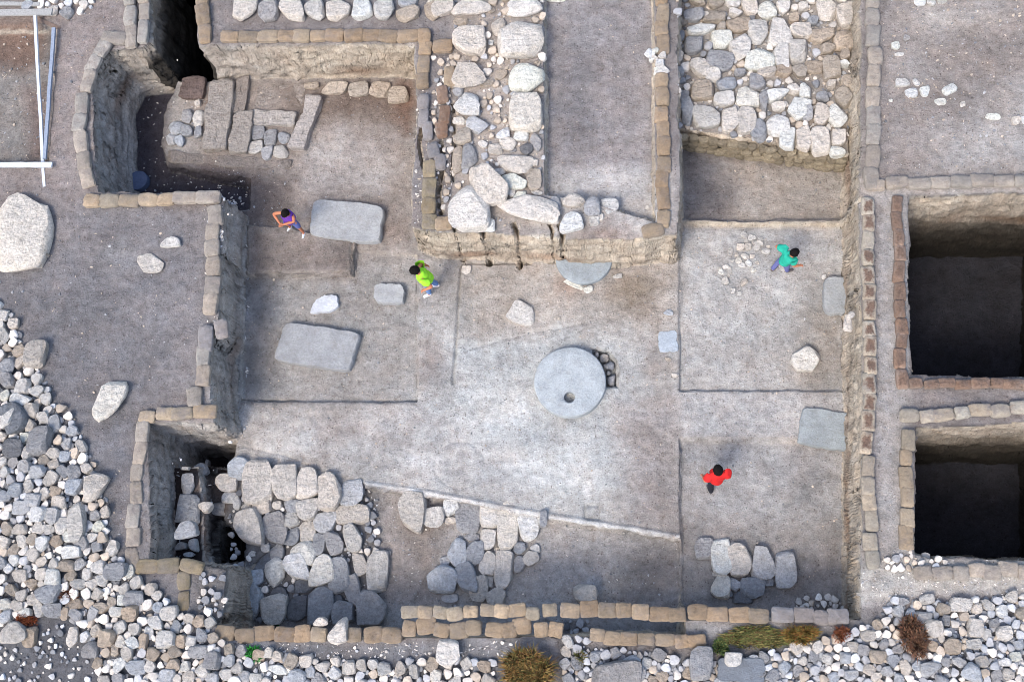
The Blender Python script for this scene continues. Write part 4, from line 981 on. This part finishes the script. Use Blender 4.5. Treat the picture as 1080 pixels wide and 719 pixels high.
for (ss, tn, zn), L_ in RBL.items():
    L_.sort(key=lambda o: o['_k'][1 if 'left' in zn else 0])
    for k, o in enumerate(L_):
        o['label'] = ('%s %s rubble stone, %s such from %s, %s' % (ss, tn, ORD(k + 1), 'top' if 'left' in zn else 'left', zn)) if len(L_) > 1 else '%s %s rubble stone, only such one, %s' % (ss, tn, zn)
        del o['_k']
RV = [stone_verts(900 + k, 'angular' if k % 3 else 'block', 2) for k in range(14)]
def merged(name, L, label, cat, thin=.6, lift=.1, mat=None):
    vs = []; fs = []; cl = []; off = 0
    for (px, py, w_, h_, rot, tone, kd) in L:
        g0 = P(px, py, 0); 
        g = hz(*g0)
        for _ in range(2): g = hz(*P(px, py, g))
        if g < -1.95 or abs(hz(g0[0], g0[1]) - g) > 1.9: continue
        k = mpp(px, py, g); a, b = w_ * k / 2 * 1.05, h_ * k / 2 * 1.05; H = min(a, b) * thin * 1.3
        v, f = rr.choice(RV); v = v * np.array([a, b, H]); c_, s_ = math.cos(-R(rot)), math.sin(-R(rot))
        x = v[:, 0] * c_ - v[:, 1] * s_; y = v[:, 0] * s_ + v[:, 1] * c_; X, Y = P(px, py, g + H * .6)
        vs.append(np.stack([x + X, y + Y, v[:, 2] + g + H * (.4 + lift)], 1)); fs.append(f + off); off += len(v)
        c = np.array(lin(TONES[tone])) * rr.uniform(.60, 1.02); cl.append(np.tile(np.append(np.minimum(c, .85), 1), (len(v), 1)))
    vs = np.concatenate(vs); fs = np.concatenate(fs); cl = np.concatenate(cl)
    me = bpy.data.meshes.new(name); me.from_pydata(vs.tolist(), [], fs.tolist()); me.update()
    me.polygons.foreach_set('use_smooth', [True] * len(me.polygons))
    at = me.color_attributes.new('Col', 'FLOAT_COLOR', 'POINT'); at.data.foreach_set('color', cl.astype(np.float32).ravel()); me.materials.append(mat or M_RUB)
    try: me.set_sharp_from_angle(angle=R(40))
    except Exception: pass
    o = bpy.data.objects.new(name, me); C.objects.link(o); return tag(o, label, cat, kind='stuff')
# a buried layer underneath, so that the gaps between stones show more stones
under = []
for poly, hole, n_ in ((RA, RA_HOLE, 2600), (RB, None, 2200)):
    xa = min(p[0] for p in poly); xb = max(p[0] for p in poly); ya = min(p[1] for p in poly); yb = max(p[1] for p in poly)
    for i in range(n_):
        x = rr.uniform(xa, xb); y = rr.uniform(ya, yb)
        if inpoly(x, y, poly) and not (hole and inpoly(x, y, hole)):
            q = rr.uniform(3, 8); under.append((x, y, q, q * rr.uniform(.7, 1), rr.uniform(0, 180), rr.choice(['grey', 'dark', 'dark', 'dark']), 'a'))  # dark tones paint the shade of the gaps into these stones
print('RUBBLE', len(specs), len(ind), len(under))
merged('rubble', rest, 'small grey and white rubble stones heaped along the left and bottom edges', 'rubble')
merged('rubble_bed', under, 'lower layer of small rubble in the gaps between the heaped stones', 'rubble', lift=-.5)
# trodden grit on every floor
grit = []
def scat(poly, n_, a, b, tones):
    xa = min(p[0] for p in poly); xb = max(p[0] for p in poly); ya = min(p[1] for p in poly); yb = max(p[1] for p in poly)
    for i in range(n_):
        x = rr.uniform(xa, xb); y = rr.uniform(ya, yb)
        if inpoly(x, y, poly) and hz(*P(x, y, -1.4)) > -2 and hz(*P(x, y, 0)) > -2: grit.append((x, y, a + (b - a) * rr.random() ** 3, (a + (b - a) * rr.random() ** 3), rr.uniform(0, 180), rr.choice(tones), 'a'))
T3 = ('grey', 'tan', 'dark', 'dark', 'tan')
scat([(-10,180),(90,60),(90,210),(210,215),(215,340),(150,440),(130,600),(60,420),(-10,300)], 500, .8, 3.0, T3)
scat([(250,290),(440,280),(720,275),(720,560),(560,540),(380,500),(250,470)], 800, .6, 2.4, T3)
scat([(717,150),(893,160),(900,640),(717,650)], 550, .6, 2.6, T3)
scat([(205,90),(437,90),(437,260),(205,240)], 350, .6, 2.4, T3)
scat([(390,515),(717,568),(717,640),(390,660)], 450, .7, 3.0, ('pale', 'grey', 'grey', 'dark'))
scat([(930,-10),(1085,-10),(1085,180),(930,180)], 420, .8, 3.4, T3)
scat([(575,-10),(690,-10),(690,220),(575,210)], 150, .6, 2.2, T3)
scat([(478,-10),(574,-10),(574,240),(478,240)], 300, 1.0, 4.0, T3)
scat([(712,-10),(896,-10),(896,160),(716,140)], 500, 1.5, 5.5, ('pale', 'grey', 'tan', 'dark'))
scat([(240,485),(400,515),(400,655),(235,655)], 420, 1.5, 5.5, ('pale', 'grey', 'dark', 'blue'))
scat([(925,205),(945,205),(945,600),(925,600)], 80, .6, 2, T3)
scat([(110,60),(262,60),(262,205),(110,205)], 200, .8, 3, ('grey', 'dark', 'pale'))
scat([(165,470),(240,470),(240,605),(165,605)], 200, 1, 4, ('grey', 'dark', 'dark'))
scat([(225,678),(560,676),(540,695),(300,695)], 260, .8, 4, ('pale', 'grey', 'white', 'blue'))
scat([(215,195),(262,195),(262,470),(220,470)], 260, 1, 4, ('pale', 'grey', 'white'))
scat([(232,206),(250,212),(250,335),(232,330)], 170, 2, 5.5, ('white', 'pale', 'blue', 'grey'))
scat([(224,360),(240,365),(240,440),(224,440)], 50, 1.5, 4, ('white', 'pale', 'grey'))
scat([(895,0),(906,0),(906,620),(895,620)], 160, 1, 4, ('white', 'pale', 'tan'))
scat([(960,300),(966,300),(966,400),(960,400)], 40, 2, 5, ('white', 'blue'))
scat([(210,50),(437,48),(437,56),(210,58)], 90, 1.5, 4.5, ('white', 'pale', 'grey'))
scat([(-10,25),(60,25),(52,180),(-10,180)], 120, .8, 3.5, T3)
scat([(900,590),(1080,590),(1080,625),(900,640)], 260, .8, 3.5, ('pale', 'grey', 'white'))
scat([(60,0),(130,0),(100,60),(60,200)], 120, .8, 3, T3)
scat([(440,95),(482,95),(482,250),(436,250)], 220, 1, 4.2, ('tan', 'grey', 'pale'))
merged('gravel', grit[::1], 'loose grit and small chips scattered over the trodden floors', 'gravel', mat=M_RUB)

# ------------------------------------------------------------------ people
SKIN = plain('skin', lin((176, 116, 88)), .6, 20, .06)
HAIRM = plain('dark_hair', (.005, .004, .004), .9, 60, .4)
EYEM = plain('eye', (.02, .015, .012), .3, 5, .0)
def skinned(name, chains, mat, parent, sub=2, extra=None, sharp=False):
    """chains: list of lists of (x,y,z,r) (a point may be an index tuple ('@',chain,idx) to branch)"""
    verts = []; rad = []; edges = []; roots = []; idx = []
    for ch in chains:
        cur = []; prev = None; start = True
        for p in ch:
            if p[0] == '@':
                prev = idx[p[1]][p[2]]; cur.append(prev); start = False; continue
            verts.append(p[:3]); rad.append(p[3]); k = len(verts) - 1; cur.append(k)
            if prev is not None: edges.append((prev, k))
            elif start: roots.append(k)
            start = False; prev = k
        idx.append(cur)
    me = bpy.data.meshes.new(name); me.from_pydata(verts, edges, []); me.update()
    o = bpy.data.objects.new(name, me); C.objects.link(o)
    md = o.modifiers.new('s', 'SKIN'); md.use_smooth_shade = True; md.branch_smoothing = .6
    if not me.skin_vertices: 
        pass
    sv = me.skin_vertices[0].data if me.skin_vertices else None
    if sv is None: return None
    for k, r_ in enumerate(rad):
        sv[k].radius = (r_[0], r_[1]) if isinstance(r_, tuple) else (r_, r_); sv[k].use_root = k in roots
    ms = o.modifiers.new('u', 'SUBSURF'); ms.levels = sub; ms.render_levels = sub
    dg = bpy.context.evaluated_depsgraph_get(); ev_ = o.evaluated_get(dg)
    nm = bpy.data.meshes.new_from_object(ev_)
    o.modifiers.clear(); o.data = nm; nm.name = name
    if extra:                      # merge extra geometry into the same mesh
        bm = bmesh.new(); bm.from_mesh(nm)
        for v, f in extra:
            vv = [bm.verts.new(tuple(a)) for a in v]
            for q in f: bm.faces.new([vv[i] for i in q])
        bm.to_mesh(nm); bm.free()
    nm.materials.clear(); nm.materials.append(mat)
    nm.polygons.foreach_set('use_smooth', [True] * len(nm.polygons))
    if parent: o.parent = parent
    return o
def ellip(c, r, rot=None, fn=None, sub=3):
    v, f = ICO[sub]; v = v.copy()
    if fn: v = fn(v)
    v = v * np.array(r)
    if rot is not None: v = v @ np.array(rot.to_3x3()).T
    return v + np.array(c), f
def head_fn(v):
    v = v.copy(); x, y, z = v.T
    # jaw narrows forward and down, brow, eye hollows, nose, mouth, chin
    low = np.clip(-z, 0, 1); v[:, 1] *= 1 - .32 * low; v[:, 0] *= 1 - .12 * low
    v[:, 0] += .10 * low * (x > 0)
    g = lambda a, b, s, t: np.exp(-((y - a) ** 2) / s - ((z - b) ** 2) / t) * (x > 0)
    v[:, 0] += .30 * g(0, -.18, .012, .03) - .12 * g(.34, .04, .03, .02) - .12 * g(-.34, .04, .03, .02) + .06 * g(0, .25, .3, .02)
    v[:, 0] += .05 * g(0, -.50, .05, .006) - .05 * g(0, -.57, .08, .003) + .06 * g(0, -.64, .05, .006) + .06 * g(0, -.85, .05, .02)
    return v
def person(px, py, zf, yaw, label, top, legs, arms, feet, lean=(0, 0), headoff=(0, 0), hgt=1.0, shirt=(.5, .0, .0), pants=(.03, .03, .04), shoe=(.6, .6, .6), sleeve=.6, longleg=True, vest=False, hairlong=.0, headyaw=0, nod=0, watch=None):
    """local frame: +x forward, +y left; arms/feet give joint positions"""
    x0, y0 = P(px, py, zf)
    root = empty('person', (x0, y0, zf), R(yaw)); root.scale = (hgt * .93,) * 3
    tag(root, label, 'person', 'people working in the excavation')
    lx, ly = lean
    hip = (lx * .25, ly * .25, .93); wst = (lx * .45, ly * .45, 1.08); chs = (lx * .75, ly * .75, 1.28); nk = (lx, ly, 1.45)
    hc = Vector((lx + .03 + headoff[0], ly + headoff[1], 1.60)); hn = (hc.x - .02, hc.y, 1.50)
    ch = [[(*hip, (.15, .11)), (*wst, (.13, .10)), (*chs, (.10, .09)), (nk[0], nk[1], 1.40, (.07, .065)), (*hn, .055), (hc.x - .01, hc.y, hc.z - .03, .06)]]
    for s in (1, -1):
        sh = (chs[0] + (nk[0] - chs[0]) * .55, chs[1] + s * .185, 1.385)
        e_, w_ = arms[0 if s == 1 else 1]
        wv = Vector(w_); ev_ = Vector(e_); d = (wv - ev_).normalized(); pa = wv + d * .075
        ch.append([('@', 0, 2), (sh[0], sh[1] * .92, sh[2] - .03, .044), (*[(a + b) / 2 for a, b in zip(sh, e_)], .052), (*e_, .047), (*[(a + b) / 2 for a, b in zip(e_, w_)], .043), (*w_, .030), (*(wv + d * .035), (.034, .018)), (*pa, (.038, .017))])
    kn = []
    for s in (1, -1):
        k_, a_, t_ = feet[0 if s == 1 else 1]
        hj = (hip[0], hip[1] + s * .095, .86)
        ch.append([('@', 0, 0), (*hj, .088), (*[(a + b) / 2 for a, b in zip(hj, k_)], .072), (*k_, .055), (*[k_[i] * .6 + a_[i] * .4 for i in range(3)], .054), (*a_, .038), (a_[0] + (t_[0] - a_[0]) * .4, a_[1] + (t_[1] - a_[1]) * .4, .045, .036), (*t_, .03)])
    # fingers: separate unequal chains rooted in the palm
    for s in (1, -1):
        e_, w_ = arms[0 if s == 1 else 1]; wv = Vector(w_); d = (wv - Vector(e_)).normalized()
        side = d.cross(Vector((0, 0, 1))); side = side.normalized() if side.length > .2 else Vector((1, 0, 0)); dn = side.cross(d).normalized()
        if dn.z > 0: dn = -dn
        for q, (off, ln) in enumerate(((-.028, .068), (-.010, .080), (.009, .076), (.027, .060))):
            b_ = wv + d * .06 + side * off; p1 = b_ + d * (ln * .45) + side * off * .1; p2 = p1 + (d * .8 + dn * .5).normalized() * ln * .35; p3 = p2 + (d * .4 + dn * .8).normalized() * ln * .3
            ch.append([(*b_, .010), (*p1, .0095), (*p2, .0085), (*p3, .007)])
        b_ = wv + d * .02 + side * .02 * s; p1 = b_ + (side * s * .8 + d * .6).normalized() * .035; p2 = p1 + (d * .9 + side * s * .3 + dn * .3).normalized() * .03
        ch.append([(*b_, .012), (*p1, .011), (*p2, .009)])
    hr = Matrix.Rotation(R(headyaw), 4, 'Z') @ Matrix.Rotation(R(nod), 4, 'Y')
    H = [ellip(hc, (.098, .078, .120), hr, head_fn)]
    for s in (1, -1): H.append(ellip(hc + hr @ Vector((-.005, s * .078, -.005)), (.022, .010, .032), hr, None, 2))
    body = skinned('body', ch, SKIN, root, 2, H)
    for s in (1, -1):
        v, f = ellip(hc + hr @ Vector((.078, s * .028, .008)), (.010, .013, .009), hr, None, 2); mesh_obj('eye', v, f, EYEM, root)
    def hair_fn(v):
        v = v.copy(); cut = (v[:, 0] > .25) & (v[:, 2] < .35)
        v[cut, 0] = .25 + (v[cut, 0] - .25) * .15; v[:, 2] = np.where(v[:, 2] < -.45 - hairlong, -.45 - hairlong, v[:, 2])
        d = n3(v, 3.5, px * .1) * .10 + n3(v, 9, py * .1) * .05; return v * (1 + d)[:, None]
    v, f = ellip(hc + hr @ Vector((-.018, 0, .022)), (.130, .112, .130), hr, hair_fn, 4); mesh_obj('hair', v, f, HAIRM, root)
    # shirt
    g = .022
    sc = [[(hip[0], hip[1], .80, (.205, .175)), (hip[0], hip[1], .97, (.205, .170)), (*wst, (.205, .165)), (*chs, (.215, .170)), (nk[0], nk[1], 1.405, (.150, .135))]]
    for s in (1, -1):
        sh = (chs[0] + (nk[0] - chs[0]) * .55, chs[1] + s * .185, 1.387); e_ = arms[0 if s == 1 else 1][0]
        if vest: sc.append([('@', 0, 3), (sh[0], sh[1] * .9, 1.40, .080)])
        else: sc.append([('@', 0, 3), (sh[0], sh[1] * .98, sh[2] - .01, .118), (*[sh[i] + (e_[i] - sh[i]) * sleeve for i in range(3)], .095)])
    so_ = skinned('shirt', sc, plain('cloth_' + label[:12], shirt, .85, 14, .16), root, 3)
    for v_ in so_.data.vertices:     # folds
        n_ = mnoise.noise(v_.co * 9) * .022 + mnoise.noise(Vector((v_.co.x * 5, v_.co.y * 5, v_.co.z * 16))) * .018
        v_.co += v_.normal * n_
    pc = [[(hip[0], hip[1], .98, (.158, .118)), (hip[0], hip[1], .88, (.165, .125))]]
    for s in (1, -1):
        k_, a_, t_ = feet[0 if s == 1 else 1]; hj = (hip[0], hip[1] + s * .10, .82)
        L_ = [('@', 0, 1), (*hj, .105), (*[(a + b) / 2 for a, b in zip(hj, k_)], .090), (*k_, .074)]
        if longleg: L_ += [(*[k_[i] * .5 + a_[i] * .5 for i in range(3)], .070), (a_[0], a_[1], a_[2] + .03, .062)]
        pc.append(L_)
    po = skinned('trousers' if longleg else 'shorts', pc, plain('legwear_' + label[:12], pants, .9, 18, .2), root, 3)
    for v_ in po.data.vertices: v_.co += v_.normal * (mnoise.noise(v_.co * 10) * .012)
    sm = plain('shoe_' + label[:12], shoe, .6, 20, .2)
    for s in (1, -1):
        k_, a_, t_ = feet[0 if s == 1 else 1]; dx, dy = t_[0] - a_[0], t_[1] - a_[1]; q = math.hypot(dx, dy) or 1; dx /= q; dy /= q
        skinned('shoe', [[(a_[0] - dx * .05, a_[1] - dy * .05, .05, (.042, .042)), (a_[0] + dx * .02, a_[1] + dy * .02, .05, (.046, .046)), (a_[0] + dx * .10, a_[1] + dy * .10, .045, (.046, .038)), (a_[0] + dx * .19, a_[1] + dy * .19, .036, (.038, .028))]], sm, root, 2)
    return root
def stand(st=.0, wid=.12):
    """feet for a stride: left forward by st, right back"""
    return ((( st * .5 + .04, wid, .50), (st, wid, .09), (st + .15, wid + .03, .035)), ((-st * .3 + .03, -wid, .49), (-st, -wid, .09), (-st + .15, -wid - .03, .035)))
Zf = -1.42
# purple: sleeveless, arms folded in front, facing lower left
person(314, 243, hz(*P(314, 243, -1.3)) + .0, 252, 'person in a purple sleeveless top with folded arms, beside the rounded pale slab', None, None,
       ((( .12, .30, 1.14), (.30, .06, 1.18)), ((.06, -.34, 1.12), (.26, -.08, 1.12))), stand(.03, .22), lean=(.04, .20), headoff=(.05, .0), hgt=.92,
       shirt=(.12, .04, .30), pants=(.10, .12, .30), shoe=(.50, .55, .65), vest=True, longleg=False, nod=22, hairlong=.3)
person(458, 306, hz(*P(450, 305, -1.4)), 192, 'person in a neon yellow shirt and blue jeans walking left', None, None,
       (((-.08, .31, 1.12), (.14, .29, .95)), ((.04, -.31, 1.12), (-.04, -.34, .88))), stand(.12, .09), lean=(.12, .0), headoff=(.05, .0),
       shirt=(.30, .70, .04), pants=(.13, .22, .42), shoe=(.75, .75, .78), sleeve=.75, nod=25)
person(822, 286, hz(*P(822, 286, -1.45)), 28, 'person in a sea green shirt with one hand held out, beside the scattered stones', None, None,
       (((-.06, .36, 1.18), (.06, .28, 1.0)), ((.04, -.32, 1.16), (.22, -.38, 1.06))), stand(-.16, .12), lean=(.06, -.14), headoff=(.03, .0), hgt=.9,
       shirt=(.02, .32, .23), pants=(.12, .13, .30), shoe=(.10, .09, .09), sleeve=.85, nod=20)
person(752, 510, hz(*P(752, 510, -1.5)), 100, 'person in a bright red shirt and dark trousers walking away up the lower right room', None, None,
       (((-.05, .27, 1.12), (.10, .29, .92)), ((-.07, -.27, 1.12), (.06, -.30, .90))), stand(-.18, .10), lean=(.03, .0), headoff=(.02, 0),
       shirt=(.50, .02, .02), pants=(.02, .022, .03), shoe=(.05, .05, .06), sleeve=.8, nod=15)

# ------------------------------------------------------------------ timber frame at the top left
WOOD = plain('weathered_wood', lin((150, 150, 148)), .85, 30, .3); PALEW = plain('pale_planed_wood', lin((186, 192, 200)), .7, 25, .18); GREYW = plain('grey_pole', lin((132, 142, 158)), .7, 25, .2)
def beam(name, label, a, b, za, zb, wd, th, mat, group=None):
    p = Vector((*P(*a, za), za)); q = Vector((*P(*b, zb), zb)); d = q - p; L_ = d.length
    bm = bmesh.new(); bmesh.ops.create_cube(bm, size=1); bmesh.ops.subdivide_edges(bm, edges=bm.edges[:], cuts=7, use_grid_fill=True)
    v = np.array([x.co[:] for x in bm.verts]); f = [[x.index for x in pl.verts] for pl in bm.faces]; bm.free()
    v = v * np.array([L_, wd, th]); off = a[0] * .7
    v[:, 1] += np.array([mnoise.noise(Vector((x * 1.1 + off, 0, 2))) * .02 + mnoise.noise(Vector((x * 5, y * 9 + off, z * 9))) * .008 for x, y, z in v])
    v[:, 2] += np.array([mnoise.noise(Vector((x * 1.3 + off, 3, 2))) * .015 for x, y, z in v])
    o = mesh_obj(name, v, f, mat); o.rotation_euler = d.to_track_quat('X', 'Z').to_euler(); o.location = (p + q) / 2
    try: o.data.set_sharp_from_angle(angle=R(40))
    except Exception: pass
    return tag(o, label, 'plank' if name == 'plank' else 'pole', group)
beam('plank', 'wide grey plank lying across the top left corner above the poles', (-14, 14), (55, 13), .16, .14, .17, .05, WOOD)
beam('plank', 'narrow plank along the very top edge at left', (-14, 4), (42, 5), .12, .10, .10, .05, WOOD)
beam('plank', 'short dark plank end poking out right of the wide grey plank', (40, 20), (64, 31), .02, -.02, .09, .05, plain('dark_wood', lin((112, 98, 90)), .9, 25, .3))
beam('wooden_pole', 'long pale pole leaning down from the wide plank, left of the pair', (37, 17), (47, 198), .22, -.02, .07, .06, PALEW)
beam('wooden_pole', 'shorter grey pole crossing the long pale pole, right of the pair', (57, 30), (47, 168), .13, .05, .08, .06, GREYW)
beam('wooden_pole', 'pale crossbar at the lower end of the two long poles', (-14, 174), (55, 174), .12, .12, .12, .05, PALEW)

# ------------------------------------------------------------------ plants
def leaf_mat(name, cols):
    mt, n, l, b = newmat(name); at = n.new('ShaderNodeAttribute'); at.attribute_name = 'Col'; l.new(at.outputs['Color'], b.inputs['Base Color'])
    b.inputs['Subsurface Weight'].default_value = 0; return mt
LEAF = leaf_mat('grass_blades', None)
def tuft(name, label, px, py, rx, ry, hgt, n_, cols, wd=.012, kind=None, cat='grass tuft', upright=.5, seed=1, z=None):
    r_ = random.Random(seed); x0, y0 = P(px, py, 0); x0_, y0_ = x0, y0; g0 = hz(x0, y0) if z is None else z; k = mpp(px, py)
    vs = []; fs = []; cl = []
    nc = max(3, int(rx * ry / 40)); cc = [(r_.uniform(0, 6.283), math.sqrt(r_.random()) * .8) for _ in range(nc)]
    for i in range(n_):
        ca, cq = cc[i % nc]; cx_, cy_ = math.cos(ca) * cq * rx * k * .62, math.sin(ca) * cq * ry * k * .62
        a = r_.uniform(0, 6.283); q = math.sqrt(r_.random()); cr_ = .34 * min(1, 2.2 / math.sqrt(nc) + .2); bx = cx_ + math.cos(a) * q * rx * k * cr_; by = cy_ + math.sin(a) * q * ry * k * cr_
        out = q * (1 - upright) + r_.uniform(-.15, .25); L_ = hgt * r_.uniform(.5, 1.15); da = a + r_.uniform(-.5, .5)
        dx, dy = math.cos(da), math.sin(da) * ry / rx; w_ = wd * r_.uniform(.6, 1.4); ga = hz(x0 + bx, y0 + by) - g0 if z is None else 0
        sx, sy = -dy * w_, dx * w_
        reach = max(0, out) * min(rx, ry * 1.4) * k * .42 * r_.uniform(.5, 1.2)
        P0 = (bx, by, ga - .02); P1 = (bx + dx * reach * .35, by + dy * reach * .35, ga + L_ * .62); P2 = (bx + dx * reach, by + dy * reach, ga + L_ * (.98 - .5 * max(0, out)))
        b = len(vs); vs += [(P0[0] - sx, P0[1] - sy, P0[2]), (P0[0] + sx, P0[1] + sy, P0[2]), (P1[0] + sx * .8, P1[1] + sy * .8, P1[2]), (P1[0] - sx * .8, P1[1] - sy * .8, P1[2]), P2]
        fs += [(b, b + 1, b + 2, b + 3), (b + 3, b + 2, b + 4)]
        c = r_.choice(cols); j = r_.uniform(.6, 1.3); c = lin(c); cl += [(c[0] * j, c[1] * j, c[2] * j, 1)] * 5
    o = mesh_obj(name, vs, fs, LEAF, smooth=False); at = o.data.color_attributes.new('Col', 'FLOAT_COLOR', 'POINT'); at.data.foreach_set('color', np.array(cl, np.float32).ravel())
    o.location = (x0, y0, g0); return tag(o, label, cat, kind=kind)
tuft('grass_tuft', 'big dry grass tuft with orange brown tips below the double sandbag row', 559, 704, 38, 32, .62, 3400, [(140,114,66),(126,92,54),(104,98,56),(150,126,80),(80,80,48),(92,66,44)], .009, upright=.25, seed=3)
scrub = []
tuft('scrub', 'low green and brown scrub creeping along the bottom sandbag row', 795, 671, 60, 18, .16, 4200, [(82,92,50),(64,72,42),(110,104,60),(94,72,46),(120,112,70)], .010, 'stuff', 'scrub', .1, 4)
tuft('dry_bush', 'yellowish dry bush at the right end of the low scrub', 843, 666, 25, 15, .28, 1300, [(136,112,56),(112,88,46),(92,92,50),(120,76,44)], .009, None, 'bush', .2, 5)
tuft('dry_bush', 'green weed at the left end of the low scrub', 758, 680, 14, 14, .2, 500, [(70,90,50),(58,74,44),(100,104,60)], .010, None, 'bush', .2, 15)
tuft('dry_bush', 'reddish brown dry weed among rubble below the right baulk', 960, 671, 19, 27, .34, 1500, [(104,72,56),(88,62,50),(122,90,68),(84,68,54)], .008, None, 'bush', .2, 6)
tuft('dry_bush', 'small rust coloured weed left of the reddish brown dry weed', 886, 669, 12, 14, .22, 500, [(120,70,50),(96,56,40),(130,88,56)], .008, None, 'bush', .2, 7)
tuft('green_weed', 'bright green weed below the left end of the bottom sandbag row', 268, 692, 15, 11, .14, 420, [(34,110,40),(28,84,34),(50,130,54)], .016, None, 'weed', .2, 8)
tuft('green_weed', 'small bright green sprig above the left end of the bottom sandbag row', 264, 656, 7, 5, .10, 130, [(34,110,46),(40,96,40)], .014, None, 'weed', .2, 9)
tuft('dry_bush', 'rust red dry weed on the foot of the left spoil heap', 38, 651, 16, 10, .18, 650, [(110,56,36),(84,44,32),(130,74,46)], .008, None, 'bush', .2, 10)
tuft('dry_bush', 'thin brown twigs among the stones of the left spoil heap', 80, 628, 16, 10, .2, 260, [(104,66,48),(84,60,46)], .006, None, 'bush', .2, 12)
tuft('dry_bush', 'small green brown sprout beside the big dry grass tuft', 612, 694, 12, 10, .2, 320, [(84,88,52),(104,92,54)], .009, None, 'bush', .2, 13)
for o in bpy.data.objects:
    if 'label' in o and len(o['label'].replace(',', ' ').split()) > 16: print('LONG', o['label'])
